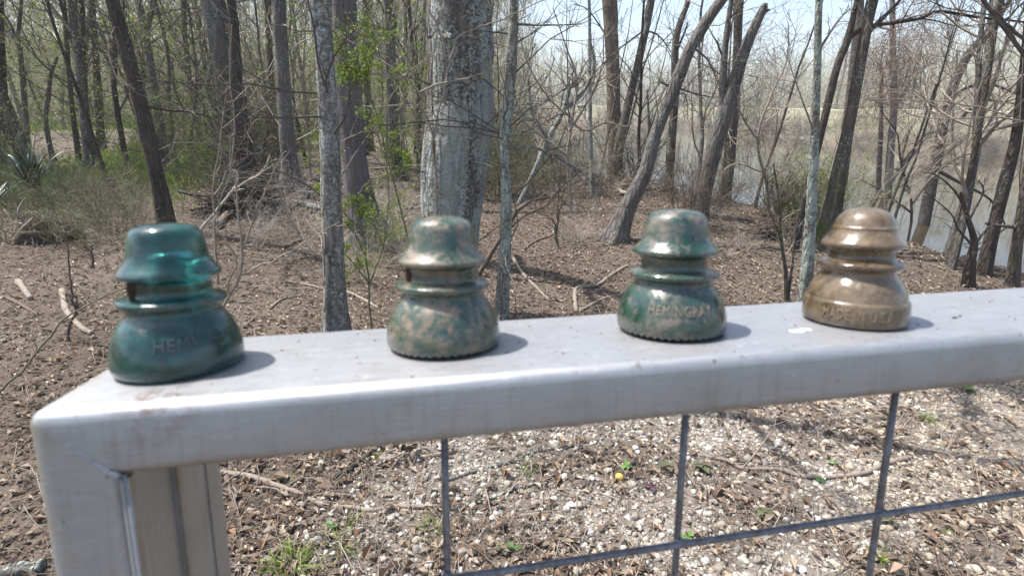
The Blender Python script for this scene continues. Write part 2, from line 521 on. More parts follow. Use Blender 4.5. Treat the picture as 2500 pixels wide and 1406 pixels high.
def metal_material():
    t = NT('weathered_aluminium')
    v = t.co(); vb = t.co((1.5, 30, 30))
    brush = t.noise(vb, 22, 5, 0.6)
    blot = t.noise(v, 9, 5, 0.62); speck = t.noise(v, 210, 2, 0.5); sp2 = t.noise(v, 70, 3, 0.6)
    colr = t.mix(t.step(brush, 0.3, 0.7), (0.33, 0.334, 0.342), (0.42, 0.423, 0.43))
    colr = t.mix(t.math('MULTIPLY', t.step(blot, 0.5, 0.72), 0.6), colr, (0.28, 0.265, 0.24))
    colr = t.mix(t.math('MULTIPLY', t.step(speck, 0.70, 0.76), 0.75), colr, (0.10, 0.085, 0.06))
    colr = t.mix(t.math('MULTIPLY', t.step(sp2, 0.66, 0.72), 0.45), colr, (0.58, 0.58, 0.60))
    scr = t.noise(t.co((3.0, 60, 60)), 40, 2, 0.5)
    colr = t.mix(t.math('MULTIPLY', t.step(scr, 0.66, 0.74), 0.6), colr, (0.55, 0.56, 0.58))
    strk = t.noise(t.co((26, 26, 2.5)), 5, 5, 0.7)
    colr = t.mix(t.math('MULTIPLY', t.step(strk, 0.52, 0.72), 0.42), colr, (0.24, 0.225, 0.20))
    gsp = t.noise(t.co(loc=(3, 1, 2)), 120, 3, 0.6)
    colr = t.mix(t.math('MULTIPLY', t.step(gsp, 0.66, 0.72), 0.55), colr, (0.17, 0.16, 0.10))
    # grime creeping up from the lower edge, brown stains near the end
    sx = t.node('SeparateXYZ', Vector=t.co())
    nz = t.noise(v, 40, 4, 0.65)
    low = t.math('MULTIPLY', t.step(t.math('ADD', sx.outputs[2], t.math('MULTIPLY', t.math('MULTIPLY', sx.outputs[0], -1.0), SLOPE)), -0.0325, -0.042), t.step(nz, 0.3, 0.6))
    low = t.math('MULTIPLY', low, t.step(sx.outputs[0], PW, PW + 0.006))
    colr = t.mix(t.math('MULTIPLY', low, 0.8), colr, (0.22, 0.16, 0.09))
    endm = t.math('MULTIPLY', t.step(sx.outputs[0], 0.02, 0.002), t.step(t.noise(v, 26, 4, 0.7), 0.45, 0.62))
    colr = t.mix(t.math('MULTIPLY', endm, 0.75), colr, (0.33, 0.28, 0.16))
    d = t.node('VectorMath', _operation='DISTANCE', i0=t.co(), i1=(0.062, 0.012, 0.0)).outputs['Value']
    st = t.math('MULTIPLY', t.step(d, 0.03, 0.0), t.step(t.noise(v, 60, 4, 0.7), 0.45, 0.6))
    colr = t.mix(st, colr, (0.16, 0.08, 0.05))
    t.principled(Base__Color=colr, Metallic=0.62, Roughness=t.step(t.math('ADD', t.math('MULTIPLY', brush, 0.6), t.math('MULTIPLY', blot, 0.4)), -0.6, 1.7), Normal=t.bump(t.math('ADD', t.math('MULTIPLY', brush, 0.4), blot), 0.10, 0.004))
    return t.m
MET = metal_material()
RAIL_L = 2.9
POST_H = 1.62
def frame_solid():
    """an L-shaped solid: rail and post in one, edges rounded, later cut along the mitre"""
    bm = bmesh.new()
    L = RAIL_L
    prof = [(0, -POST_H), (PW, -POST_H), (PW, -RH), (L, -RH), (L, 0), (0, 0)]
    fr = [bm.verts.new((x, 0, z)) for x, z in prof]; bk = [bm.verts.new((x, RW, z)) for x, z in prof]
    bm.faces.new(fr); bm.faces.new(bk[::-1])
    n = len(prof)
    for i in range(n):
        bm.faces.new((fr[i], bk[i], bk[(i + 1) % n], fr[(i + 1) % n]))
    bm.normal_update()
    bmesh.ops.recalc_face_normals(bm, faces=bm.faces)
    skip = lambda e: all(abs(v.co.x - PW) < 1e-6 and abs(v.co.z + RH) < 1e-6 for v in e.verts)
    bmesh.ops.bevel(bm, geom=[e for e in bm.edges if not skip(e)], offset=0.0085, segments=6, affect='EDGES', profile=0.5)
    return bm
def cut_piece(keep_rail):
    bm = frame_solid()
    nrm = Vector((RH, 0, PW)).normalized()           # plane through (0,·,0) and (PW,·,-RH)
    bmesh.ops.bisect_plane(bm, geom=bm.verts[:] + bm.edges[:] + bm.faces[:], dist=1e-6, plane_co=(0, 0, 0), plane_no=nrm, clear_inner=keep_rail, clear_outer=not keep_rail)
    for v in bm.verts:
        v.co.z += SLOPE * v.co.x
    for f in bm.faces: f.smooth = True
    return bm
def bm_obj(bm, name, mat, parent, auto=True):
    me = bpy.data.meshes.new(name)
    bm.to_mesh(me); bm.free()
    me.materials.append(mat)
    if auto:
        try: me.set_sharp_from_angle(angle=rad(50))
        except Exception: pass
    o = bpy.data.objects.new(name, me)
    COL.objects.link(o); o.parent = parent
    return o
bm_obj(cut_piece(True), 'top_rail', MET, fence)
post = bm_obj(cut_piece(False), 'post', MET, fence)
def box_bm(x0, x1, y0, y1, z0, z1, bev=0.0015, seg=2):
    bm = bmesh.new()
    bmesh.ops.create_cube(bm, size=1.0)
    for v in bm.verts:
        v.co = Vector(((x0 + x1) / 2 + v.co.x * (x1 - x0), (y0 + y1) / 2 + v.co.y * (y1 - y0), (z0 + z1) / 2 + v.co.z * (z1 - z0)))
    if bev: bmesh.ops.bevel(bm, geom=bm.edges[:], offset=bev, segments=seg, affect='EDGES')
    for f in bm.faces: f.smooth = True
    return bm
zt = -RH + 0.0008
bm_obj(box_bm(PW - 0.002, PW + 0.0032, 0.0005, 0.011, -POST_H + 0.02, zt, 0.0022, 3), 'flange', MET, post)
bm_obj(box_bm(PW - 0.002, PW + 0.0036, 0.058, 0.066, -POST_H + 0.02, zt, 0.0014), 'rib', MET, post)
bm_obj(box_bm(PW - 0.002, PW + 0.0012, 0.112, 0.1405, -POST_H + 0.02, zt, 0.0009), 'rear_flange', MET, post)
# weld bead along the mitre: a fused uneven seam, thickest at the inner corner
wb = MB(); rw_ = np.random.default_rng(3)
ss = np.linspace(0.38, 1.0, 60)
jit = np.cumsum(rw_.normal(0, 0.00022, (60, 2)), 0); jit -= jit.mean(0)
kk = 0.0006 + 0.0018 * np.clip(ss - 0.45, 0, 1) + np.abs(rw_.normal(0, 0.00035, 60))
seam = np.stack([PW * ss + jit[:, 0], 0.0005 + 0 * ss, -RH * ss + jit[:, 1] + SLOPE * PW * ss], -1)
tubes(wb, seam, kk, 10, cap=True)
for q in range(10):
    c = np.array([PW * rw_.uniform(0.55, 1.05), 0.0006, -RH * rw_.uniform(0.6, 1.0)]); r_ = rw_.uniform(0.0005, 0.0012)
    tubes(wb, np.array([c - [r_ * 1.5, 0, 0], c, c + [r_ * 1.5, 0, 0]]), np.array([r_ * 0.4, r_, r_ * 0.4]), 8, cap=True)
wb.build('weld_bead', plain('weld_metal', (0.36, 0.36, 0.37), 0.3, 0.45, 300), post)
WIRE = NT('dull_wire')
_v = WIRE.co()
WIRE.principled(Base__Color=WIRE.mix(WIRE.math('MULTIPLY', WIRE.step(WIRE.noise(_v, 55, 4, 0.7), 0.58, 0.66), 0.6), WIRE.mix(WIRE.step(WIRE.noise(_v, 120, 4, 0.7), 0.35, 0.7), (0.12, 0.12, 0.13), (0.27, 0.275, 0.295)), (0.11, 0.07, 0.045)), Metallic=0.5, Roughness=0.45)
WIRE = WIRE.m
WY = 0.0708; WR = 0.0031
xs = [0.2287, 0.4286, 0.6333] + [0.6333 + 0.2045 * k for k in range(1, 11)]
for x in xs:
    mb = MB(); z = np.linspace(0, 1, 12)
    zz = -RH + 0.002 + SLOPE * x - z * 1.36
    tubes(mb, np.stack([np.full(12, x), np.full(12, WY), zz], -1), np.full(12, WR), 10, cap=True)
    mb.build('vertical_wire', WIRE, fence)
for k in range(6):
    z0 = -0.191 - 0.205 * k
    xx = np.linspace(PW, RAIL_L - 0.02, 40)
    mb = MB()
    tubes(mb, np.stack([xx, np.full(40, WY - 2 * WR + 0.0009), z0 + SLOPE * xx], -1), np.full(40, WR), 10, cap=True)
    hw = mb.build('horizontal_wire', WIRE, fence)
    for x in xs:                                     # a small weld at each crossing
        m2 = MB()
        tubes(m2, np.array([[x - 0.0042, WY - WR, z0 + SLOPE * x + 0.0008], [x, WY - WR - 0.0008, z0 + SLOPE * x + 0.001], [x + 0.0042, WY - WR, z0 + SLOPE * x + 0.0008]]), np.array([0.0030, 0.0040, 0.0030]), 8, cap=True)
        m2.build('weld', WIRE, hw) if (k == 0 and x < 0.9) else None
bm = box_bm(PW + 0.001, RAIL_L - 0.001, 0.001, RW - 0.001, -1.44, -1.40, 0.006, 3)
for v in bm.verts: v.co.z += SLOPE * v.co.x
bm_obj(bm, 'bottom_rail', MET, fence)
bm = box_bm(RAIL_L + 0.001, RAIL_L + 0.05, 0, RW, -POST_H, 0.02, 0.006, 3)
for v in bm.verts: v.co.z += SLOPE * RAIL_L
bm_obj(bm, 'post', MET, fence)
# flecks lying on the rail: bird dropping and bits of dirt
mb = MB(); rgf = np.random.default_rng(11)
def splat(x, y, r, colr, h=0.0006):
    n = 14; th = np.arange(n) * 2 * math.pi / n
    rr = r * rgf.uniform(0.6, 1.2, n)
    ring = np.stack([x + rr * np.cos(th) * 1.4, y + rr * np.sin(th) * 0.8, np.full(n, 0.00015) + SLOPE * x], -1)
    mb.add(np.concatenate([ring, [[x, y, h + SLOPE * x]]]), np.stack([np.arange(n), (np.arange(n) + 1) % n, np.full(n, n)], -1), colr)
splat(0.503, 0.044, 0.0055, (0.85, 0.85, 0.85)); splat(0.513, 0.046, 0.004, (0.85, 0.85, 0.85))
for k in range(150):
    x = rgf.uniform(0.05, 1.3); y = rgf.uniform(0.008, 0.135)
    splat(x, y, rgf.uniform(0.0004, 0.0012), (0.05, 0.045, 0.04) if rgf.random() < 0.7 else (0.16, 0.09, 0.05), 0.0008)
splat(0.655, 0.047, 0.0021, (0.03, 0.03, 0.03), 0.0016); splat(0.664, 0.050, 0.0015, (0.03, 0.03, 0.03), 0.0012)
mb.build('dirt_flecks', plain('dirt', (0.1, 0.1, 0.1), 0.2, 0.9, 200, attr=True), fence, kind='stuff')

# ------------------------------------------------------------------ glass insulators
def insulator_material(name, glass, dirt, dirt_amt, seed, orange=0.0, dark=(0.012, 0.03, 0.028), trans=0.75, sheen=(0.30, 0.36, 0.38), lit_through=False):
    t = NT(name)
    o = (seed * 1.37, seed * 2.11, seed * 0.71)
    v = t.co(loc=o)
    a = t.noise(v, 38, 5, 0.68); b = t.noise(v, 110, 5, 0.72); c = t.noise(v, 300, 3, 0.6); d = t.noise(v, 48, 4, 0.6, 0.6)
    m = t.math('ADD', t.math('MULTIPLY', a, 0.46), t.math('ADD', t.math('MULTIPLY', b, 0.38), t.math('MULTIPLY', c, 0.16)))
    th = 0.62 - dirt_amt * 0.24
    dm = t.step(m, th - 0.03, th + 0.085)
    dc = t.mix(t.step(b, 0.35, 0.65), tuple(q * 0.62 for q in dirt), dirt)
    film = t.step(d, 0.30, 0.72)
    if lit_through:                                       # light through the cap painted as brighter teal, with less dirt there
        q = t.node('SeparateXYZ', Vector=t.co())
        lit_mask = t.math('MULTIPLY', t.step(q.outputs[0], -0.004, 0.006), t.math('MULTIPLY', t.step(q.outputs[2], 0.046, 0.052), t.step(q.outputs[2], 0.096, 0.088)))
        keep = t.math('SUBTRACT', 1.0, t.math('MULTIPLY', lit_mask, 0.9))
        dm = t.math('MULTIPLY', dm, keep); film = t.math('MULTIPLY', film, keep)
    gl = t.mix(t.step(b, 0.4, 0.7), glass, dark)
    if lit_through: gl = t.mix(lit_mask, gl, (0.05, 0.42, 0.37))
    gl = t.mix(t.math('MULTIPLY', film, 0.45), gl, sheen)
    colr = t.mix(t.math('MULTIPLY', dm, 0.92), gl, dc)
    if orange:
        om = t.step(t.noise(v, 34, 3, 0.5, 0.2), 0.71 - orange * 0.05, 0.76 - orange * 0.05)
        colr = t.mix(om, colr, (0.36, 0.20, 0.05))
    # darker and patchy in the groove and along the foot
    sz = t.node('SeparateXYZ', Vector=t.co()).outputs[2]
    gro = t.math('MULTIPLY', t.step(sz, 0.044, 0.050), t.step(sz, 0.064, 0.058))
    if lit_through: gro = t.math('MULTIPLY', gro, keep)
    foot = t.step(sz, 0.010, 0.001)
    gm = t.math('MULTIPLY', t.math('ADD', t.math('MULTIPLY', gro, 0.55), t.math('MULTIPLY', foot, 0.5)), t.step(b, 0.34, 0.6))
    colr = t.mix(gm, colr, tuple(q * 0.5 for q in dirt))
    tr = t.math('MULTIPLY', t.math('SUBTRACT', 1.0, t.math('MULTIPLY', dm, 0.95)), t.math('MULTIPLY', t.math('SUBTRACT', 1.0, t.math('MULTIPLY', film, 0.6)), trans))
    rg = t.math('ADD', 0.17, t.math('MULTIPLY', dm, 0.34))
    if lit_through: rg = t.math('MULTIPLY', rg, t.math('ADD', t.math('MULTIPLY', keep, 0.75), 0.25))
    t.principled(Base__Color=colr, Transmission__Weight=tr, Roughness=rg, IOR=1.5, Coat__Weight=0.35, Coat__Roughness=0.05,
                 Normal=t.bump(t.math('ADD', t.math('MULTIPLY', dm, 0.7), c), 0.18, 0.0012))
    return t.m

OUT154 = [(36.5, 0), (39.2, 0.6), (40.8, 2.2), (41.5, 5), (41.5, 9), (41.0, 13.5), (40.1, 18), (38.8, 22.5), (37.0, 27), (34.8, 31.2), (32.4, 34.6), (30.4, 37.2), (29.3, 39.4), (29.4, 41.2), (31.0, 42.8),
          (33.0, 44.2), (33.9, 45.8), (33.7, 47.4), (32.2, 48.6), (29.0, 49.4), (26.2, 50.2), (25.2, 51.6), (24.9, 54), (25.0, 57.5), (25.6, 59.6), (27.6, 61.2), (30.2, 62.2), (31.7, 63.4), (31.9, 65.0), (30.9, 66.6),
          (28.6, 69.2), (26.6, 72.0), (25.0, 75.4), (24.3, 79), (23.7, 83), (23.0, 86.6), (21.9, 90), (19.8, 92.9), (16.3, 95.0), (11.4, 96.3), (5.5, 96.9), (0.0, 97.0)]
OUT155 = [(37.0, 0), (40.2, 0.8), (41.3, 3), (41.5, 8), (41.3, 13), (40.8, 18.2), (40.0, 19.4), (39.2, 20.2), (38.6, 23), (37.2, 27), (35.0, 31.4), (32.2, 35.2), (29.6, 38.2), (28.5, 40.4), (28.4, 42.4), (29.8, 44),
          (32.6, 45.4), (34.2, 47.0), (34.3, 48.8), (33.0, 50.2), (30, 51.4), (26.8, 52.4), (25.4, 54), (25.1, 56.4), (25.3, 59.4), (26.4, 61), (29.6, 62.0), (32.0, 63.2), (32.4, 64.8), (31.4, 66.6), (29.0, 69.2), (27.2, 71.6),
          (25.6, 74.2), (24.6, 76.6), (24.9, 77.4), (24.6, 78.2), (23.6, 79.6), (22.8, 82), (21.4, 85.2), (18.8, 88.4), (15.2, 91), (10.5, 92.8), (5, 93.7), (0, 94.0)]
def inner_profile(top):
    p = [(5.0, top), (9.5, top - 1)]
    z = top - 4; k = 0
    while z > 42:
        p += [(10.6, z), (11.7, z - 1.6)]; z -= 3.2; k += 1
    p += [(12.2, 40), (14, 36), (22, 30), (28.5, 22), (32.5, 12), (34.2, 4), (35.0, 0.2)]
    return p
def insulator(name, label, X, Y, D, prof, mat, drips=0, hz=1.0, rot=0.0, seed=1):
    root = empty(name, (0, 0, 0), label, 'insulator', 'glass insulators standing on the fence rail')
    pos = Vector(fl(X, Y, 0.0008))
    root.matrix_world = FM @ Matrix.Translation(pos) @ Matrix.Rotation(rot, 4, 'Z')
    s = D / 83.0
    n = 288 if drips else 128
    th = np.arange(n) * 2 * math.pi / n
    po = np.array(prof, float); po = smooth_path(po, 110)
    rg = np.random.default_rng(seed)
    rings = []
    zmax = po[-1, 1]
    for r, z in po:
        zz = np.full(n, z * hz)
        rr = np.full(n, max(r, 0.01))
        if drips and z < 3.2:
            w = (1 - z / 3.2)
            tooth = np.clip(np.cos(th * drips) * 1.3, -1, 1)
            zz = zz + w * (1.0 - tooth) * 1.0
            rr = rr - w * 0.3 * (1 - tooth)
        rr = rr * (1 + 0.004 * np.sin(th * 2 + seed) + 0.003 * np.sin(th * 3 + z * 0.05))
        rings.append(np.stack([rr * np.cos(th), rr * np.sin(th), zz], -1))
    pi_ = inner_profile(78 if zmax > 95 else 74)
    irings = [np.stack([r * np.cos(th), r * np.sin(th), np.full(n, z * hz)], -1) for r, z in pi_]
    V = np.stack(rings + [irings[0] * 0 + np.array([0, 0, 0])] + irings, 0)   # outer then inner
    V = np.concatenate([np.stack(rings, 0), np.stack(irings, 0)], 0) * s * 0.001
    no, ni = len(rings), len(irings)
    q = np.arange(n); q2 = (q + 1) % n
    mb = MB(); F = []
    for k in range(no - 1): F.append(np.stack([k * n + q, k * n + q2, (k + 1) * n + q2, (k + 1) * n + q], -1))
    for k in range(no, no + ni - 1): F.append(np.stack([k * n + q, k * n + q2, (k + 1) * n + q2, (k + 1) * n + q], -1))
    F.append(np.stack([(no + ni - 1) * n + q, (no + ni - 1) * n + q2, q2, q], -1))   # rim joins inner to outer
    mb.add(V.reshape(-1, 3), np.concatenate(F))
    tip = V[no].mean(0)
    base = no * n
    mb.v.append(np.asarray(tip, np.float32)[None]); ci = mb.n; mb.n += 1
    mb.f3.append(np.stack([base + q2, base + q, np.full(n, ci)], -1))
    body = mb.build('body', mat, root)
    return root, s, hz, po

def lettering(root, s, hz, po, text, deg0, deg1, z, h, mat, proud=0.0006, name='lettering'):
    """raised letters wrapped round the skirt; degrees measured from the camera-facing side, positive to the right"""
    cu = bpy.data.curves.new('letters', 'FONT')
    cu.body = text; cu.size = 1.0; cu.extrude = 0.0; cu.space_character = 1.12
    cu.resolution_u = 3
    tmp = bpy.data.objects.new('letters', cu)
    COL.objects.link(tmp)
    dg = bpy.context.evaluated_depsgraph_get(); dg.update()
    me = tmp.evaluated_get(dg).to_mesh()
    co = np.array([v.co[:] for v in me.vertices]); fs = [list(p.vertices) for p in me.polygons]
    tmp.evaluated_get(dg).to_mesh_clear()
    bpy.data.objects.remove(tmp); bpy.data.curves.remove(cu)
    x0, x1 = co[:, 0].min(), co[:, 0].max(); y1 = co[:, 1].max()
    inv = (FM.to_3x3()).inverted() @ Vector(C - np.array(root.matrix_world.translation))
    face = math.atan2(inv.y, inv.x) - root.matrix_world.to_euler().z * 0
    zc = z + (co[:, 1] / y1 - 0.5) * h
    rr = np.interp(zc, po[:, 1][:40], po[:, 0][:40]) * s * 0.001
    a = np.radians(deg0 + (deg1 - deg0) * (co[:, 0] - x0) / (x1 - x0)) + face
    bm = bmesh.new()
    for lift, keep in ((proud, True),):
        vs = [bm.verts.new(((rr[i] + lift) * math.cos(a[i]), (rr[i] + lift) * math.sin(a[i]), zc[i] * hz * s * 0.001)) for i in range(len(co))]
        for f in fs:
            try: bm.faces.new([vs[k] for k in f])
            except ValueError: pass
    bmesh.ops.remove_doubles(bm, verts=bm.verts[:], dist=1e-7)
    edges = [e for e in bm.edges if e.is_boundary]
    r = bmesh.ops.extrude_edge_only(bm, edges=edges)
    for v in [g for g in r['geom'] if isinstance(g, bmesh.types.BMVert)]:
        k = (math.hypot(v.co.x, v.co.y) - proud - 0.0003) / math.hypot(v.co.x, v.co.y)
        v.co.x *= k; v.co.y *= k
    bmesh.ops.recalc_face_normals(bm, faces=bm.faces)
    o = bm_obj(bm, name, mat, root, False)
    o.matrix_parent_inverse = Matrix.Identity(4)
    return o

G1 = insulator_material('sea_green_glass', (0.025, 0.20, 0.165), (0.105, 0.088, 0.072), 0.34, 1.0, 0.0, dark=(0.008, 0.04, 0.045), trans=1.0, sheen=(0.09, 0.105, 0.12), lit_through=True)
G2 = insulator_material('dirty_green_glass', (0.020, 0.10, 0.065), (0.25, 0.19, 0.13), 0.52, 2.6, 0.35, dark=(0.010, 0.032, 0.026), trans=0.55, sheen=(0.185, 0.185, 0.155))
G3 = insulator_material('mottled_green_glass', (0.014, 0.085, 0.055), (0.20, 0.165, 0.125), 0.50, 4.3, 0.5, dark=(0.008, 0.028, 0.025), trans=0.5, sheen=(0.15, 0.155, 0.145))
G4 = insulator_material('brown_filmed_clear_glass', (0.40, 0.28, 0.15), (0.19, 0.145, 0.10), 0.38, 6.2, 0.0, dark=(0.11, 0.073, 0.036), trans=0.92, sheen=(0.20, 0.172, 0.14))
LET1 = plain('raised_glass_letters', (0.075, 0.085, 0.08), 0.3, 0.45, 200)
LET3 = plain('raised_dusty_letters', (0.20, 0.16, 0.12), 0.3, 0.5, 200)
LET4 = plain('raised_clear_letters', (0.22, 0.17, 0.12), 0.25, 0.4, 200)
GAP_DARK = plain('gap_dark_brown', (0.06, 0.035, 0.022), 0.5, 0.95, 260)
A = insulator('glass_insulator', 'teal green glass insulator beside the corner post, largest and glassiest of the row', 0.052394, 0.069421, 77.77, OUT154, G1, 0, 1.05, 0.0, 1)
lettering(A[0], A[1], A[2], A[3], 'HEMI', -21, 13, 23.4, 7.4, LET1, 0.0006)
lettering(A[0], A[1], A[2], A[3], 'NGRAY', 15.5, 60, 23.4, 7.4, G1, 0.0003)
B = insulator('glass_insulator', 'green glass insulator crusted with brown dirt all down its front, no lettering showing', 0.230117, 0.075801, 83.0, OUT154, G2, 44, 0.975, 0.0, 2)
D_ = insulator('glass_insulator', 'mottled green glass insulator with raised letters, toothed rim and ochre spots', 0.410782, 0.072629, 83.82, OUT154, G3, 46, 0.97, 0.0, 3)
lettering(D_[0], D_[1], D_[2], D_[3], 'HEMINGRAY', -24, 45, 23.4, 7.2, LET3, 0.0006)
E_ = insulator('glass_insulator', 'clear glass insulator under a brown film, the only one not green', 0.570, 0.061472, 76.27, OUT155, G4, 0, 1.075, 0.0, 4)
lettering(E_[0], E_[1], E_[2], E_[3], 'MADE IN U.S.A.', -33, 45, 11.0, 8.0, LET4, 0.0006)
def gap_lump(ins, ang, z0, z1, r):  # added dark brown lump standing in for the open gap in the groove
    root, s, hz, po = ins
    inv = (FM.to_3x3()).inverted() @ Vector(C - np.array(root.matrix_world.translation))
    a = math.atan2(inv.y, inv.x) + rad(ang)
    n, m = 18, 10
    rg = np.random.default_rng(int(abs(ang)))
    V = []
    for i in range(m):
        z = z0 + (z1 - z0) * i / (m - 1)
        k = r * (1 - 0.12 * abs(2 * i / (m - 1) - 1)) * rg.uniform(0.85, 1.1, n)
        th = np.arange(n) * 2 * math.pi / n
        V.append(np.stack([23.6 * math.cos(a) + k * np.cos(th), 23.6 * math.sin(a) + k * np.sin(th), np.full(n, z * hz)], -1) * s * 0.001)
    V = np.stack(V); q = np.arange(n); q2 = (q + 1) % n
    mb = MB()
    mb.add(V.reshape(-1, 3), np.concatenate([np.stack([i * n + q, i * n + q2, (i + 1) * n + q2, (i + 1) * n + q], -1) for i in range(m - 1)]))
    mb.build('dark_gap_lump', GAP_DARK, root)
gap_lump(A, -66, 50.5, 60.5, 4.2)
gap_lump(B, -70, 50.5, 60.5, 4.0)
# ------------------------------------------------------------------ bark
BK_DARK = bark('dark_bark', (0.105, 0.085, 0.072), (0.035, 0.028, 0.024), amt=0.18, ridge=24, lichen=(0.30, 0.31, 0.29))
BK_BROWN = bark('brown_bark', (0.15, 0.125, 0.103), (0.06, 0.050, 0.042), amt=0.10, ridge=26, moss=0.25)
BK_GREY = bark('grey_bark', (0.185, 0.17, 0.157), (0.075, 0.064, 0.056), amt=0.30, ridge=20)
BK_LICHEN = bark('lichen_bark', (0.20, 0.165, 0.145), (0.05, 0.040, 0.035), lichen=(0.50, 0.53, 0.49), amt=0.70, ridge=13, bumpd=0.035, big=3.2, pst=0.16, ploc=(1.9, 3.4, 0.6))
BK_PLATE = bark('plated_bark', (0.30, 0.28, 0.25), (0.06, 0.052, 0.045), lichen=(0.48, 0.49, 0.46), amt=0.62, ridge=17, stretch=0.28, bumpd=0.02)
BK_PURPLE = bark('purplish_bark', (0.165, 0.148, 0.152), (0.085, 0.074, 0.076), amt=0.12, ridge=14, stretch=0.12, bumpd=0.008)
BK_PALE = bark('pale_lichen_bark', (0.25, 0.225, 0.19), (0.09, 0.075, 0.06), lichen=(0.44, 0.49, 0.43), amt=0.72, ridge=30, big=6)
BK_TAN = bark('tan_bark', (0.25, 0.20, 0.155), (0.11, 0.085, 0.066), amt=0.12, ridge=18)
BK_MOSS = bark('mossy_bark', (0.15, 0.125, 0.105), (0.05, 0.042, 0.036), amt=0.35, ridge=22, moss=0.9)
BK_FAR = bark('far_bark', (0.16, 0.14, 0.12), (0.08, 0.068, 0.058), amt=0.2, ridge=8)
TWIG = plain('twig', (0.26, 0.22, 0.175), 0.35, 0.85, 25)
TWIG_D = plain('dark_twig', (0.10, 0.082, 0.068), 0.35, 0.85, 25)
TWIG_P = plain('pale_twig', (0.40, 0.35, 0.29), 0.2, 0.85, 25)
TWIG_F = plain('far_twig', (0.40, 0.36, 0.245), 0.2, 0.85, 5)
TWIG_G = plain('olive_twig', (0.155, 0.145, 0.085), 0.3, 0.85, 25)
TWIG_R = plain('reddish_twig', (0.22, 0.165, 0.13), 0.3, 0.85, 25)
DEAD = plain('dead_wood', (0.24, 0.20, 0.16), 0.35, 0.9, 40)
DEAD_D = plain('dark_dead_wood', (0.13, 0.10, 0.08), 0.4, 0.9, 40)
LEAF = plain('spring_leaf', (0.1, 0.2, 0.03), 0.1, 0.6, 30, attr=True, trans=0.35)
LITTER = plain('dry_leaf', (0.2, 0.15, 0.1), 0.2, 0.8, 60, attr=True, trans=0.12)
STONE = plain('limestone_gravel', (0.4, 0.38, 0.33), 0.25, 0.9, 70, attr=True)
SPRING = np.array([[0.20, 0.30, 0.035], [0.26, 0.34, 0.05], [0.15, 0.25, 0.035], [0.30, 0.33, 0.06]])
OLIVE = np.array([[0.12, 0.145, 0.05], [0.16, 0.17, 0.06], [0.10, 0.13, 0.045], [0.18, 0.17, 0.08]])
DRY = np.array([[0.33, 0.26, 0.195], [0.25, 0.185, 0.135], [0.17, 0.125, 0.095], [0.42, 0.345, 0.27], [0.27, 0.18, 0.12], [0.24, 0.19, 0.145]])

# ------------------------------------------------------------------ one tree
def trunk_mesh(mb, path, radii, sides, rng, rough=0.06, bumps=(), hh=None, flare=1.0):
    n = len(path)
    T = np.gradient(path, axis=0); T = norm(T)
    ref = np.array([1.0, 0.0, 0.0])
    A = norm(ref[None] - T * (T @ ref)[:, None]); B = np.cross(T, A)
    th = np.arange(sides) * 2 * math.pi / sides
    L = np.linalg.norm(path[-1] - path[0])
    nz = vnoise((n, sides), (max(3, L * 2.2), 5), rng) * rough + vnoise((n, sides), (max(4, L * 6), 11), rng) * rough * 0.5
    r = radii[:, None] * (1 + nz)
    if hh is not None:
        lobes = 0.45 + 0.9 * np.clip(np.cos(th * 5 + rng.uniform(0, 6) + 0.5 * np.sin(th * 2)), 0, 1) ** 1.5
        r = r * (1 + (flare - 1) * np.exp(-np.clip(hh, 0, None) / 0.20)[:, None] * lobes[None])
    for (t0, ang, amp, sp) in bumps:
        tt = np.linspace(0, 1, n)[:, None]
        da = (th[None] - ang + math.pi) % (2 * math.pi) - math.pi
        r = r * (1 + amp * np.exp(-((tt - t0) / sp) ** 2 - (da / 0.9) ** 2))
    V = path[:, None] + r[..., None] * (A[:, None] * np.cos(th)[None, :, None] + B[:, None] * np.sin(th)[None, :, None])
    i = np.arange(n - 1)[:, None] * sides; j = np.arange(sides)[None]; j2 = (j + 1) % sides
    mb.add(V.reshape(-1, 3), np.stack([i + j, i + j2, i + sides + j2, i + sides + j], -1).reshape(-1, 4))

def add_crown(root, P, R, rng, base, mat_b, mat_t, n_limbs=5, n_twigs=5, tmin=0.45, leafy=0, cols=SPRING, lsize=0.04, limb_parts=False, fine=True):
    P1, R1 = grow(P[None], R[None], n_limbs, rng, tmin, 0.98, 0.85, 0.38, 7, 0.16, 0.05, 0.55)
    P2, R2 = grow(P1, R1, n_twigs, rng, 0.2, 1.0, 0.8, 0.55, 6, 0.18, 0.03, 0.6, 0.003)
    mb = MB(); tubes(mb, P1 - base, R1, 5); mb.build('branch', mat_b, root, kind='stuff')
    mt = MB(); tubes(mt, P2 - base, R2, 3)
    if fine:
        P3, R3 = grow(P2, R2, 3, rng, 0.25, 1.0, 0.8, 0.6, 4, 0.2, 0.02, 0.6, 0.0022); tubes(mt, P3 - base, R3, 3)
    else: P3 = P2
    mt.build('crown', mat_t, root, smooth=False, kind='stuff')
    if leafy:
        ml = MB(); leaves(ml, P3 - base, leafy, lsize, rng, cols, 0.03); ml.build('foliage', LEAF, root, smooth=False, kind='stuff')

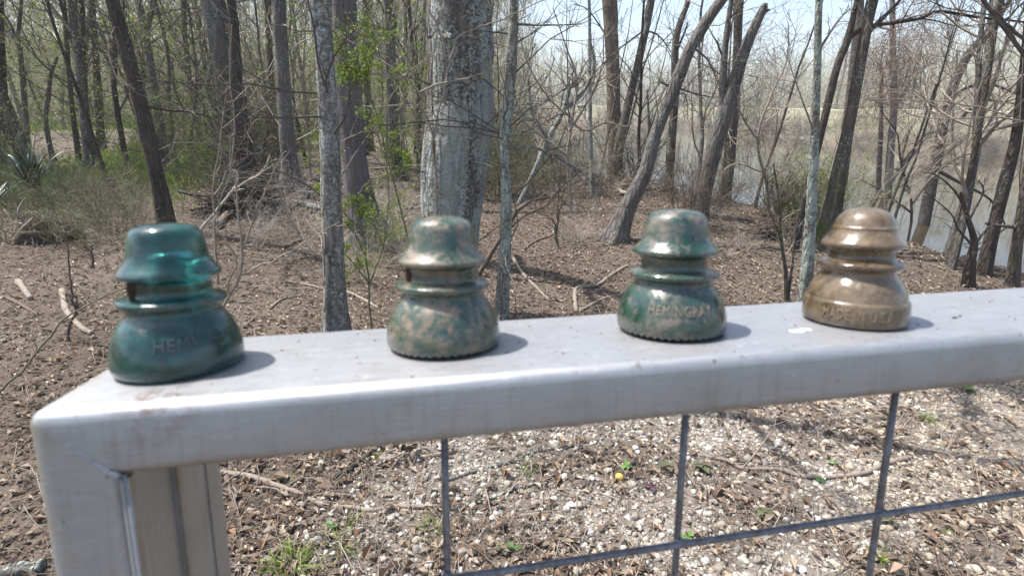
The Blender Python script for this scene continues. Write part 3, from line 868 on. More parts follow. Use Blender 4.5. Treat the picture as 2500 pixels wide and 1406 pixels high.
def tree(name, label, path, widths, mat, v=None, height=9.0, sides=20, flare=1.25, seed=1, branches=(), n_limbs=5, n_twigs=5, low=0, leafy=0, bumps=(), rough=0.06, cat='tree', group=None, tw=TWIG_D, crown=True):
    rng = np.random.default_rng(seed)
    x, y = path[0]
    if v is None:
        g = ground(x, y); v = (g - C) @ VAX
    p = np.array([at_v(px, py, v) for px, py in path])
    gz = float(terrain(p[0, 0], p[0, 1]))
    w = np.array([width_at(q, k) for q, k in zip(p, widths)])
    if p[0, 2] > gz + 0.02:                          # carry the trunk down to the soil
        d = norm(p[0] - p[1]); k = (p[0, 2] - gz) / max(-d[2], 0.3)
        p = np.concatenate([[p[0] + d * k], p]); w = np.concatenate([[w[0] * 1.08], w])
    base = np.array([p[0, 0], p[0, 1], gz])
    d = norm(p[1] - p[0])
    foot = p[0] - d * 0.14
    top = p[-1]; dd = norm(p[-1] - p[-2]); nvis = len(p)
    if crown and top[2] - gz < height:
        ex = []; wl = w[-1]; q = top.copy()
        for k in range(4):
            dd = norm(dd + rng.normal(size=3) * 0.10 + np.array([0, 0, 0.08]))
            q = q + dd * (height - (top[2] - gz)) / 4; ex.append(q.copy())
        p = np.concatenate([p, ex]) if True else p; w = np.concatenate([w, wl * np.array([0.8, 0.6, 0.42, 0.25])])
    P = smooth_path(np.concatenate([[foot], p]), 64)
    # radii follow arc position
    kn = np.concatenate([[w[0]], w]); R = np.interp(np.linspace(0, len(kn) - 1, 64), np.arange(len(kn)), kn)
    hh = P[:, 2] - gz
    root = empty(name, base, label, cat, group)
    mb = MB(); trunk_mesh(mb, P - base, R, sides, rng, rough, bumps, hh, 1 + (flare - 1) * 1.8)
    mb.build('trunk', mat, root)
    for bp, bw in branches:
        q = np.array([at_v(px, py, v) for px, py in bp]); q = smooth_path(q, 18)
        ww = np.array([width_at(a, bw) for a in q]) * np.linspace(1, 0.35, 18)
        m2 = MB(); tubes(m2, q - base, ww, 6); br = m2.build('branch', mat, root)
        T2, S2 = grow(q[None], ww[None], 9, rng, 0.25, 1.0, 0.7, 0.3, 5, 0.18, 0.02, 0.5, 0.0022)
        T3, S3 = grow(T2, S2, 2, rng, 0.3, 1.0, 0.7, 0.5, 4, 0.2, 0.0, 0.6, 0.002)
        m3 = MB(); tubes(m3, T2 - base, S2, 3); tubes(m3, T3 - base, S3, 3); m3.build('twig', tw, br, smooth=False, kind='stuff')
    if low:                                          # thin bare shoots from the lower trunk
        hv = (P[:, 2] - gz)
        s = P[(hv > 0.3)]; r_ = R[(hv > 0.3)]
        T2, S2 = grow(s[None], np.full((1, len(s)), 0.010), low, rng, 0.0, 0.55, 1.15, 0.16, 6, 0.22, 0.04, 0.7, 0.0025)
        T3, S3 = grow(T2, S2, 4, rng, 0.2, 1.0, 0.7, 0.55, 4, 0.2, 0.02, 0.6, 0.0018)
        m3 = MB(); tubes(m3, T2 - base, S2, 3); tubes(m3, T3 - base, S3, 3); m3.build('shoot', tw, root, smooth=False, kind='stuff')
    if crown:
        tv = np.argmax(P[:, 2] > top[2] + 0.15) / 63.0
        add_crown(root, P, R, rng, base, mat, tw, n_limbs, n_twigs, min(max(tv, 0.3), 0.9), leafy)
    return root

# the trees one can tell apart, from the grove side to the river side
tree('bare_tree', 'dark slim trunk standing at the grassy edge of the grove, farthest from the river', [(12, 405), (8, 250), (2, 100), (0, 0)], [22, 18, 15, 14], BK_DARK, seed=1, height=11)
tree('bare_tree', 'slim grey trunk forking into a narrow V near the bright leafy patch', [(70, 394), (60, 250), (50, 135), (44, 100), (52, 0)], [13, 12, 11, 9, 7], BK_GREY, seed=2, height=10,
     branches=[([(46, 112), (25, 60), (0, 20)], 8)])
tree('bare_tree', 'thin crooked pale sapling bent at its middle among the slim grove trunks', [(130, 395), (112, 300), (118, 240), (125, 180), (140, 140)], [11, 10, 9, 8, 6], BK_GREY, seed=3, height=3.6, crown=False, low=6)
tree('bare_tree', 'dark pole-like trunk rising beside the crooked pale sapling', [(195, 398), (178, 280), (166, 150), (155, 0)], [12, 11, 10, 9], BK_BROWN, seed=4, height=11)
tree('bare_tree', 'straight brown trunk with a twiggy foot before the old double trunk', [(218, 408), (208, 250), (203, 120), (198, 0)], [14, 12, 11, 10], BK_BROWN, seed=5, height=10, low=8)
tree('bare_tree', 'scaly double trunk farther back in the grove, darker at its foot', [(247, 372), (240, 240), (233, 120), (226, 0)], [20, 17, 15, 14], BK_DARK, seed=6, height=12)
tree('leaning_tree', 'dark scaly trunk leaning towards the grove behind the teal insulator', [(408, 565), (392, 470), (372, 380), (345, 270), (312, 140), (290, 60), (272, 0)], [40, 36, 33, 31, 30, 29, 28], BK_DARK, seed=7, height=9, sides=28, flare=1.15,
     branches=[([(362, 262), (420, 270), (470, 275), (520, 290), (560, 330)], 8), ([(345, 260), (330, 215), (360, 200), (420, 205)], 5)], low=14, rough=0.09)
tree('bare_tree', 'pale tan slim trunk standing alone on the open leafy floor', [(427, 408), (420, 330), (412, 230), (408, 120)], [14, 11, 9, 8], BK_TAN, seed=8, height=9)
tree('bare_tree', 'broad grey trunk half hidden behind the big black-footed trunk', [(572, 405), (555, 280), (535, 130), (512, 0)], [40, 38, 40, 44], BK_GREY, seed=9, height=12, v=11.5, sides=24)
tree('bare_tree', 'stout trunk with a black foot beside the brush heap', [(600, 445), (590, 340), (580, 230), (573, 110), (563, 0)], [56, 45, 37, 25, 20], BK_DARK, seed=10, height=11, sides=28, flare=1.3, low=10, tw=TWIG_P)
tree('bare_tree', 'grey ringed trunk with spreading root toes by the brush heap', [(714, 476), (705, 380), (695, 250), (686, 110), (680, 0)], [54, 37, 33, 32, 30], BK_GREY, seed=11, height=11, sides=28, flare=1.5, low=12, tw=TWIG_P)
tree('bare_tree', 'thin brown trunk just behind the ringed grey trunk', [(676, 400), (664, 220), (657, 100), (652, 0)], [16, 15, 14, 14], BK_BROWN, seed=12, height=11)
tree('bare_tree', 'cracked pale-plated trunk rising from behind the rail between two insulators', [(822, 835), (816, 700), (810, 520), (806, 380), (800, 240), (790, 100), (784, 0)], [54, 52, 49, 47, 45, 46, 50], BK_PLATE, seed=13, height=8, sides=40, rough=0.05,
     branches=[], low=8)
tree('bare_tree', 'smooth purplish-grey trunk with a black flared foot, draped in leafy sprays', [(908, 600), (878, 480), (862, 360), (851, 200), (843, 80), (838, 0)], [90, 66, 60, 60, 62, 64], BK_PURPLE, seed=14, height=9, sides=32, flare=1.35, rough=0.04)
tree('bare_tree', 'dark ivy-flecked trunk between the purplish trunk and the great lichened one', [(972, 440), (962, 330), (957, 200), (950, 80), (946, 0)], [34, 28, 25, 24, 23], BK_MOSS, seed=15, height=11, sides=24, flare=1.4, low=10)
tree('bare_tree', 'slim brown trunk deep behind the great lichened trunk', [(905, 370), (896, 200), (893, 0)], [18, 17, 16], BK_BROWN, seed=16, height=11)
tree('lichen_tree', 'great trunk blotched all over with pale lichen, behind the dirt-crusted insulator', [(1098, 760), (1100, 660), (1102, 560), (1106, 430), (1124, 290), (1124, 190), (1124, 90), (1125, 0)], [136, 134, 137, 160, 166, 162, 160, 160], BK_LICHEN, seed=17, height=8.5, sides=64, flare=1.2, rough=0.045, low=10)
tree('lichen_tree', 'slender trunk mottled with grey-green lichen right beside the great trunk', [(1222, 790), (1232, 640), (1236, 500), (1232, 390), (1236, 300), (1248, 170), (1252, 80), (1256, 0)], [30, 29, 27, 26, 30, 27, 24, 22], BK_PALE, seed=18, height=7, sides=24, rough=0.10,
     branches=[([(1238, 365), (1300, 360), (1370, 390), (1440, 440), (1460, 500)], 9), ([(1240, 330), (1290, 280), (1360, 230), (1420, 190)], 5), ([(1255, 60), (1330, 62), (1420, 60)], 7), ([(1232, 420), (1180, 400), (1150, 395)], 5), ([(1240, 300), (1275, 220), (1300, 120)], 4), ([(1238, 340), (1330, 300), (1430, 240)], 4)], low=14)
tree('bare_tree', 'tall tan trunk, paler of the pair on the river bank', [(1506, 440), (1500, 330), (1497, 200), (1492, 90), (1488, 0)], [36, 34, 33, 33, 36], BK_TAN, seed=19, height=11, sides=24,
     branches=[([(1500, 120), (1440, 30), (1400, 10)], 5)])
tree('bare_tree', 'dark mossy trunk crossing in front of the tall tan trunk', [(1505, 450), (1512, 350), (1540, 230), (1568, 110), (1590, 0)], [28, 24, 20, 18, 18], BK_MOSS, seed=20, height=10, sides=20,
     branches=[([(1565, 80), (1500, 130), (1440, 190), (1380, 260)], 5), ([(1572, 75), (1610, 90), (1660, 160)], 5)])
tree('leaning_tree', 'scarred trunk bent over towards the river from a rooty clay foot', [(1500, 585), (1530, 510), (1575, 420), (1600, 330), (1640, 230), (1680, 130), (1720, 60), (1762, 0)], [48, 42, 34, 30, 30, 29, 27, 26], BK_GREY, seed=21, height=6.5, sides=28, flare=1.35,
     branches=[([(1648, 215), (1620, 205), (1610, 198)], 7), ([(1655, 215), (1700, 230), (1750, 240)], 6), ([(1690, 115), (1730, 150), (1755, 210)], 6), ([(1640, 240), (1672, 230), (1680, 290)], 4)], low=10)
tree('bare_tree', 'brown trunk with straight stem behind the scarred bent trunk', [(1632, 465), (1640, 350), (1648, 230), (1650, 100), (1680, 0)], [22, 20, 19, 17, 12], BK_MOSS, seed=22, height=9, branches=[([(1655, 120), (1675, 70), (1678, 55)], 6)])
tree('leaning_tree', 'thick furrowed twin trunk leaning out to the river with a broken stub', [(1705, 525), (1730, 420), (1755, 320), (1790, 210), (1820, 120), (1850, 50), (1866, 18), (1873, 10)], [32, 37, 42, 32, 26, 22, 18, 5], BK_GREY, seed=23, height=4.2, sides=30, rough=0.07, crown=False,
     branches=[([(1765, 290), (1765, 200), (1772, 100), (1786, 0), (1796, -60)], 22), ([(1762, 185), (1740, 170), (1700, 150)], 4), ([(1858, 30), (1870, 28), (1879, 24)], 14)], low=6)
tree('bare_tree', 'vine-hung trunk close behind the furrowed twin trunk', [(1768, 495), (1782, 380), (1793, 250), (1800, 120), (1806, 0)], [28, 26, 22, 20, 20], BK_BROWN, seed=24, height=9, low=16)
tree('lichen_tree', 'straight pale grey trunk standing just before the clear insulator', [(1962, 760), (1975, 600), (1984, 430), (1990, 300), (1996, 150), (2000, 0)], [30, 27, 23, 19, 17, 16], BK_PALE, seed=25, height=7, sides=22, rough=0.05,
     branches=[([(1996, 130), (2040, 60), (2075, 20)], 7), ([(1990, 330), (1950, 220), (1925, 130), (1960, 60)], 4)])
tree('bare_tree', 'mossy-footed trunk rising behind the clear insulator dome', [(2010, 610), (2040, 470), (2068, 330), (2090, 210), (2112, 90), (2130, 0)], [60, 40, 27, 25, 24, 27], BK_MOSS, seed=26, height=8, sides=28,
     branches=[([(2110, 90), (2150, 50), (2190, 10), (2210, -20)], 13)])
tree('bare_tree', 'dark trunk whose long limb reaches out level over the water', [(1996, 360), (2020, 260), (2045, 160), (2070, 95), (2085, 30), (2092, 0)], [17, 17, 17, 18, 12, 11], BK_DARK, seed=27, height=6.5, v=6.6,
     branches=[([(2068, 98), (2110, 68), (2170, 58), (2250, 45), (2290, 28), (2380, 42), (2460, 50), (2560, 62)], 12)])
tree('bare_tree', 'brown shaded trunk close behind the mossy-footed one', [(2050, 500), (2066, 340), (2082, 190), (2096, 60), (2100, 0)], [24, 24, 22, 19, 18], BK_BROWN, seed=28, height=9, low=8)
tree('bare_tree', 'slim grey trunk at the water with brown vine tangles on it', [(2166, 512), (2172, 400), (2182, 260), (2180, 120), (2178, 0)], [18, 17, 15, 13, 12], BK_GREY, seed=29, height=8, low=16)
tree('bare_tree', 'short dark stem at the water beside the vine-hung slim trunk', [(2143, 510), (2145, 440), (2150, 330), (2152, 200)], [14, 12, 10, 8], BK_DARK, seed=30, height=6)
tree('leaning_tree', 'crooked dark trunk leaning over the river with arching side limbs', [(2245, 600), (2268, 480), (2290, 370), (2318, 240), (2360, 140), (2400, 90), (2440, 40), (2480, -20)], [26, 25, 23, 21, 18, 14, 11, 9], BK_DARK, seed=31, height=6,
     branches=[([(2318, 245), (2360, 215), (2410, 205), (2470, 225), (2520, 250)], 9), ([(2345, 290), (2390, 250), (2440, 248), (2510, 262)], 8), ([(2295, 420), (2350, 450), (2420, 490), (2460, 560)], 9)], low=16)
tree('leaning_tree', 'dark trunk standing in the edge of the bright water', [(2400, 672), (2425, 560), (2455, 440), (2478, 350), (2492, 250), (2500, 170)], [28, 27, 26, 22, 20, 18], BK_DARK, seed=32, height=6)
tree('bare_tree', 'greyish trunk on the muddy bank beside the one in the water', [(2470, 700), (2482, 600), (2500, 480), (2520, 360)], [24, 22, 20, 18], BK_BROWN, seed=33, height=6, branches=[([(2500, 555), (2450, 552), (2405, 545)], 12)])
tree('bare_tree', 'short black many-branched stem on the bank below the leaning trunks', [(2362, 700), (2368, 640), (2378, 590), (2362, 530), (2345, 470)], [22, 20, 14, 10, 7], BK_DARK, seed=34, height=3.0, crown=False,
     branches=[([(2372, 610), (2400, 570), (2430, 545)], 9), ([(2365, 540), (2400, 470), (2390, 440)], 6), ([(2375, 600), (2340, 560), (2320, 520), (2260, 470)], 6), ([(2368, 560), (2340, 480), (2290, 430), (2250, 420)], 6)], low=10)
tree('sapling', 'pair of thin dark shoots in front of the pale straight trunk', [(1922, 735), (1918, 660), (1908, 590), (1900, 480), (1888, 400)], [10, 8, 7, 5, 3], BK_BROWN, seed=35, height=2.4, crown=False, cat='sapling', branches=[([(1925, 720), (1935, 640), (1945, 560), (1960, 480)], 7), ([(1908, 590), (1880, 520), (1850, 470)], 4)], low=8, tw=TWIG)
tree('sapling', 'thin upright sapling speckled grey on the leafy bank rim', [(1448, 480), (1442, 350), (1440, 200), (1438, 0)], [11, 10, 9, 8], BK_PALE, seed=36, height=7, cat='sapling', low=10)
tree('sapling', 'knobbly dark sapling amid the bank thicket', [(1585, 440), (1586, 330), (1580, 220)], [9, 7, 5], BK_DARK, seed=37, height=5, cat='sapling', low=6)

def shoots(name, label, paths, w0, w1, mat, v, cat, group=None, kids=6, seed=1, leafy=0, lcols=SPRING, lsize=0.012, tw=None, kl=0.3):
    """a plant of a few visible stems, each a part"""
    rng = np.random.default_rng(seed)
    p0 = at_v(*paths[0][0], v); gz = float(terrain(p0[0], p0[1]))
    base = np.array([p0[0], p0[1], min(gz, p0[2])])
    root = empty(name, base, label, cat, group)
    allP = []
    for k, path in enumerate(paths):
        q = np.array([at_v(px, py, v) for px, py in path])
        if k == 0 and q[0, 2] > gz + 0.01:
            d = norm(q[0] - q[1]); q = np.concatenate([[q[0] + d * (q[0, 2] - gz + 0.03) / max(-d[2], 0.35)], q])
        n = 20; q = smooth_path(q, n)
        q[1:-1] += rng.normal(size=(n - 2, 3)) * 0.004
        r = np.array([width_at(a, 1.0) for a in q]) * np.linspace(w0 if k == 0 else w0 * 0.7, w1, n)
        mb = MB(); tubes(mb, q - base, r, 6); st = mb.build('stem', mat, root)
        if kids:
            T2, S2 = grow(q[None], r[None], kids, rng, 0.25, 1.0, 0.8, kl, 6, 0.16, 0.04, 0.55, 0.0012)
            T3, S3 = grow(T2, S2, 3, rng, 0.3, 1.0, 0.7, 0.55, 4, 0.2, 0.0, 0.6, 0.001)
            m3 = MB(); tubes(m3, T2 - base, S2, 3); tubes(m3, T3 - base, S3, 3); m3.build('twig', tw or mat, st, smooth=False, kind='stuff')
            allP += [(T2, 0.5), (T3, 1.0)]
    if leafy:
        ml = MB()
        for T, wgt in allP:
            leaves(ml, T - base, int(leafy * wgt / len(paths)), lsize, rng, lcols, 0.012)
        ml.build('foliage', LEAF, root, smooth=False, kind='stuff')
    return root

shoots('sapling', 'bare forked shoots springing up against the great lichened trunk', [[(1062, 400), (1060, 350), (1052, 310), (1032, 271), (1024, 227), (986, 187), (930, 147), (855, 103), (799, 60)], [(1058, 330), (1074, 255), (1092, 179), (1080, 100), (1050, 30), (1040, -20)], [(1092, 179), (1118, 92), (1180, 65), (1237, 44), (1330, 0)], [(986, 187), (999, 171), (999, 95), (1015, 30), (1020, -20)], [(1024, 227), (1080, 205), (1150, 190), (1260, 150)]], 9, 2.4, TWIG, 4.0, 'sapling', kids=5, seed=40, leafy=60, lsize=0.03, kl=0.25)
shoots('leafy_sapling', 'sapling with fresh yellow-green sprays hanging before the purplish trunk', [[(905, 770), (896, 660), (884, 560), (868, 470), (846, 385), (800, 375)], [(900, 700), (935, 600), (950, 480), (940, 390), (930, 300)], [(884, 560), (840, 520), (805, 470), (790, 440)], [(890, 620), (860, 560), (815, 530), (800, 500)], [(868, 480), (905, 440), (960, 420), (990, 380)], [(935, 600), (900, 520), (870, 480)], [(900, 690), (860, 640), (815, 600)]], 6, 2, TWIG_G, 3.7, 'sapling', kids=9, seed=41, leafy=2600, lsize=0.020, kl=0.32)
shoots('leafy_sapling', 'arching spray of bright new leaves across the top of the purplish trunk', [[(955, 420), (925, 300), (905, 240), (880, 170), (868, 90), (872, 25)], [(905, 240), (870, 200), (840, 150), (818, 118)], [(925, 300), (935, 220), (925, 130), (905, 60)], [(900, 235), (875, 180), (845, 170)], [(915, 270), (895, 180), (905, 110)]], 5, 1.6, TWIG_G, 3.9, 'sapling', kids=10, seed=42, leafy=1700, lsize=0.022, kl=0.35)
shoots('sapling', 'brown forked shoot just beyond the teal insulator', [[(548, 748), (563, 714), (586, 679), (593, 604), (581, 499), (575, 455), (566, 400), (572, 300), (560, 200), (566, 60)], [(593, 604), (599, 589), (623, 520), (647, 464), (683, 389), (700, 370)], [(593, 670), (640, 645), (668, 637), (734, 601), (793, 562), (830, 540)], [(560, 716), (555, 690), (578, 640), (560, 600), (530, 560), (500, 530)]], 8, 2.2, TWIG, 3.4, 'sapling', kids=6, seed=43, kl=0.22)
shoots('sapling', 'thin upright brown shoots beside the leaning scaly trunk', [[(527, 610), (524, 540), (521, 455), (530, 395), (545, 280), (556, 200)], [(524, 540), (540, 480), (560, 420), (562, 330)]], 6, 2, TWIG, 4.6, 'sapling', kids=7, seed=44)
shoots('dead_stick', 'bleached bare stick slanting up before the brush heap', [[(470, 592), (484, 568), (525, 520), (557, 476), (587, 452), (626, 431), (647, 407), (659, 380)], [(565, 470), (580, 440), (575, 420), (568, 415)]], 8, 3.5, TWIG_P, 5.6, 'stick', kids=3, seed=45, kl=0.12)
shoots('briar', 'long green briar arching over the bare soil by the fence corner', [[(-60, 1010), (0, 956), (60, 895), (116, 831), (147, 787), (191, 757), (239, 735), (287, 707), (330, 690)]], 6.5, 3, TWIG_G, 2.3, 'briar', kids=4, seed=46, kl=0.1)
shoots('sapling', 'dark crooked shoot standing right behind the fence corner', [[(171, 862), (171, 795), (185, 767), (180, 740), (175, 699), (168, 640), (160, 560)], [(183, 770), (190, 750), (186, 720)]], 8, 3, TWIG_D, 3.2, 'sapling', kids=5, seed=47, kl=0.2)
shoots('sapling', 'dark stubby stem in front of the tangled briar thicket', [[(234, 728), (230, 680), (226, 648), (222, 600)]], 10, 4, TWIG_D, 4.9, 'sapling', kids=5, seed=48, kl=0.35)
shoots('branch', 'drooping dark bough hanging in from above the far bank view', [[(2380, -30), (2420, 25), (2460, 62), (2510, 108), (2560, 150)]], 9, 7, TWIG_D, 3.0, 'branch', kids=4, seed=49, kl=0.3)
shoots('branch', 'long bare bough stretching level before the river bend', [[(2560, 280), (2500, 296), (2440, 286), (2360, 290), (2250, 286), (2190, 262), (2120, 243)], [(2470, 284), (2350, 255), (2230, 245), (2110, 240)]], 6, 2, TWIG, 4.0, 'branch', kids=8, seed=50, kl=0.28)
shoots('sapling', 'thin bent stems sprouting in a clump on the leaf-covered hollow', [[(1358, 575), (1352, 540), (1335, 528), (1322, 524)], [(1358, 575), (1362, 500), (1366, 440), (1370, 380)], [(1358, 575), (1366, 520), (1378, 460)]], 6, 2, TWIG_D, 6.6, 'sapling', kids=6, seed=51)
shoots('dead_stick', 'dark arched snag against the slender lichened trunk', [[(1250, 535), (1262, 515), (1291, 494), (1318, 486), (1345, 483)]], 14, 7, DEAD_D, 5.6, 'stick', kids=2, seed=52, kl=0.3)

shoots('thicket_tree', 'tangle-branched small tree arching between the slender lichened trunk and the tan bank trunk', [[(1392, 470), (1385, 380), (1398, 290), (1410, 200), (1380, 110), (1350, 20)], [(1398, 290), (1340, 240), (1290, 160), (1270, 90)], [(1390, 320), (1440, 240), (1470, 160), (1475, 70)], [(1385, 380), (1320, 330), (1270, 290), (1230, 270)], [(1398, 300), (1430, 320), (1480, 300), (1530, 310)]], 10, 2.5, TWIG, 8.5, 'tree', kids=12, seed=53, kl=0.4)
shoots('thicket_tree', 'snapped lichened small tree bowed over in the bank thicket', [[(1300, 430), (1340, 340), (1375, 270), (1392, 215), (1408, 195)], [(1375, 270), (1420, 230), (1450, 170), (1440, 100)], [(1340, 340), (1300, 280), (1290, 200)]], 16, 8, BK_PALE, 9.5, 'tree', kids=12, seed=54, tw=TWIG, kl=0.4)
shoots('thicket_tree', 'many-twigged young tree behind the furrowed twin trunk', [[(1880, 560), (1870, 450), (1850, 340), (1880, 240), (1920, 150), (1925, 60)], [(1850, 340), (1810, 280), (1800, 220)], [(1870, 450), (1920, 400), (1950, 330)], [(1860, 420), (1800, 400), (1760, 420)]], 8, 2.2, TWIG, 8.0, 'tree', kids=12, seed=55, kl=0.4)
shoots('thicket_tree', 'twiggy young tree over the water beside the leaning crooked trunk', [[(2215, 600), (2225, 500), (2200, 400), (2190, 330), (2150, 270)], [(2225, 500), (2280, 430), (2330, 390), (2390, 370)], [(2200, 400), (2260, 330), (2330, 320)], [(2225, 520), (2160, 470), (2100, 440)]], 8, 2.2, TWIG_D, 8.5, 'tree', kids=12, seed=56, kl=0.38)
shoots('thicket_tree', 'slender twiggy tree in the grove beside the pale broad trunk', [[(462, 420), (470, 300), (480, 200), (470, 90), (455, 0)], [(480, 200), (520, 130), (560, 60)], [(470, 300), (430, 230), (420, 150)]], 9, 3, TWIG_D, 12.5, 'tree', kids=14, seed=57, kl=0.4)
shoots('thicket_tree', 'slender twiggy tree in the grove behind the plated trunk', [[(760, 440), (752, 330), (740, 210), (745, 90), (750, -10)], [(740, 210), (710, 140), (720, 60)], [(752, 330), (790, 270), (800, 180)]], 8, 3, TWIG, 11.5, 'tree', kids=14, seed=58, leafy=500, lsize=0.04, kl=0.4)

# ------------------------------------------------------------------ fallen wood lying on the ground
def fallen(name, label, path, w0, w1, mat, cat='branch', sides=8, kids=0, seed=1, lift=0.0):
    rng = np.random.default_rng(seed)
    q = np.array([ground(x, y) for x, y in path])
    q = smooth_path(q, max(16, 5 * len(path)))
    r = np.array([width_at(a, 1.0) for a in q]) * np.linspace(w0, w1, len(q)) * (1 + 0.08 * rng.normal(size=len(q)))
    q[:, 2] = terrain(q[:, 0], q[:, 1]) + r * 0.8 + lift
    base = q[0].copy(); base[2] -= r[0]
    mb = MB(); tubes(mb, q - base, r, sides, cap=True)
    if kids:
        root = empty(name, base, label, cat)
        st = mb.build('stem', mat, root)
        T, S = grow(q[None], r[None], kids, rng, 0.1, 1.0, 0.7, 0.25, 6, 0.2, 0.0, 0.5, 0.0012)
        T[..., 2] = np.maximum(T[..., 2], terrain(T[..., 0], T[..., 1]) + 0.004)
        m2 = MB(); tubes(m2, T - base, S, 4); m2.build('twig', mat, root, kind='stuff')
        return root
    o = mb.build(name, mat)
    o.location = base
    return put(o, label, cat)
FB = [('long grey branch sagging along the gravel beyond the post', [(520, 1158), (540, 1159), (608, 1166), (673, 1188), (734, 1209), (795, 1238), (860, 1242), (910, 1249), (961, 1240), (1076, 1240)], 14, 11, DEAD, 5),
      ('stout brown branch slanting up under the rail near the mossy stump', [(812, 1172), (863, 1141), (896, 1116), (935, 1088)], 13, 12, BK_BROWN, 0),
      ('thick snapped branch lying level under the rail', [(925, 1125), (1004, 1123), (1076, 1112), (1120, 1100)], 15, 10, DEAD, 2),
      ('lichened branch lying behind the near wire', [(1094, 1173), (1184, 1145), (1256, 1127), (1300, 1105), (1400, 1090)], 9, 6, BK_PALE, 4),
      ('grey lichened branch crossing white gravel beyond the near wire', [(1090, 1246), (1184, 1224), (1241, 1202), (1300, 1184), (1372, 1152)], 10, 7, BK_PALE, 3),
      ('curved grey branch bowing through the gravel between the wires', [(1684, 1110), (1772, 1126), (1814, 1146), (1902, 1149), (1954, 1165), (2032, 1167), (2105, 1159), (2162, 1136), (2219, 1120)], 9, 13, DEAD, 4),
      ('thin forked branch resting on the curved grey branch', [(1700, 1068), (1760, 1108), (1803, 1138)], 6, 6, DEAD, 3),
      ('short peeled stick lying on pebbles', [(1543, 1227), (1590, 1246), (1628, 1268)], 9, 7, DEAD, 0),
      ('short dark stick near the far wire top', [(2042, 1044), (2100, 1043), (2167, 1040)], 7, 5, DEAD_D, 2),
      ('dark slender stick leaning through the leaf litter by the post', [(548, 1150), (572, 1230), (590, 1300)], 12, 10, DEAD_D, 2),
      ('pale elbow-bent branch lying before the rail in the hollow', [(1407, 765), (1403, 718), (1416, 704), (1457, 699), (1489, 676), (1534, 648)], 11, 6, DEAD, 3),
      ('slim branch lying beside the elbow-bent one', [(1415, 762), (1470, 732), (1524, 720)], 8, 5, DEAD, 2),
      ('long root-like branch winding down past the slender lichened trunk', [(1249, 628), (1278, 673), (1304, 699), (1342, 736)], 9, 6, DEAD, 2),
      ('dark stick pointing up the slope of the hollow', [(1278, 612), (1304, 593), (1355, 574)], 7, 5, DEAD_D, 0),
      ('bare stick pointing at the plated trunk on the litter', [(698, 689), (746, 697), (800, 708)], 7, 6, DEAD, 1),
      ('short straight stick on the open litter', [(650, 691), (672, 710), (697, 728)], 7, 5, DEAD_D, 0),
      ('curved stick lying just above the rail edge', [(659, 755), (689, 732), (740, 722)], 6, 4, DEAD, 0),
      ('broken dark stick end against the rail', [(597, 802), (626, 776)], 10, 8, DEAD_D, 0),
      ('mossy stick on the grassy rise by the plated trunk', [(695, 607), (737, 586)], 9, 7, DEAD_D, 0),
      ('branch lying behind the foot of the plated trunk', [(838, 712), (880, 730), (925, 755)], 9, 7, DEAD, 1),
      ('pale stripped log end among the sticks behind the fence corner', [(153, 715), (163, 763), (199, 803), (226, 818)], 14, 12, DEAD, 0),
      ('dark root-like branch on bare soil beyond the fence corner', [(14, 728), (52, 747), (92, 770)], 10, 7, DEAD_D, 2),
      ('flat weathered slab of wood on the bare soil', [(48, 695), (76, 733)], 15, 12, DEAD, 0)]
for k, (lb, path, w0, w1, m, kd) in enumerate(FB):
    fallen('fallen_branch', lb, path, w0, w1, m, kids=kd, seed=60 + k)
fallen('fallen_log', 'long rotting log lying behind the plated trunk beside the brush heap', [(645, 512), (690, 509), (745, 515), (800, 528)], 18, 16, BK_GREY, 'log', 12, 3, 90, 0.05)
fallen('fallen_log', 'thinner log resting on top behind the rotting log', [(735, 507), (800, 512)], 9, 9, BK_GREY, 'log', 10, 0, 91, 0.22)
fallen('fallen_log', 'broken log end sticking out of the brush heap', [(533, 560), (560, 530), (590, 505)], 16, 13, BK_TAN, 'log', 10, 0, 92, 0.03)
fallen('fallen_log', 'lichened grey log at the foot of the post', [(-40, 1412), (30, 1402), (110, 1390)], 34, 30, BK_PALE, 'log', 14, 0, 93)
fallen('fallen_log', 'thin dark log across the grove floor', [(255, 380), (300, 388), (350, 398)], 8, 5, DEAD_D, 'log', 8, 0, 94)
fallen('fallen_log', 'thin log lying far back on the grove floor', [(430, 379), (480, 377), (540, 374)], 4, 4, DEAD, 'log', 6, 0, 95)
fallen('fallen_log', 'bleached driftwood root at the rim of the bank', [(1478, 395), (1482, 420), (1505, 455), (1560, 462)], 12, 9, TWIG_P, 'log', 8, 3, 96, 0.05)

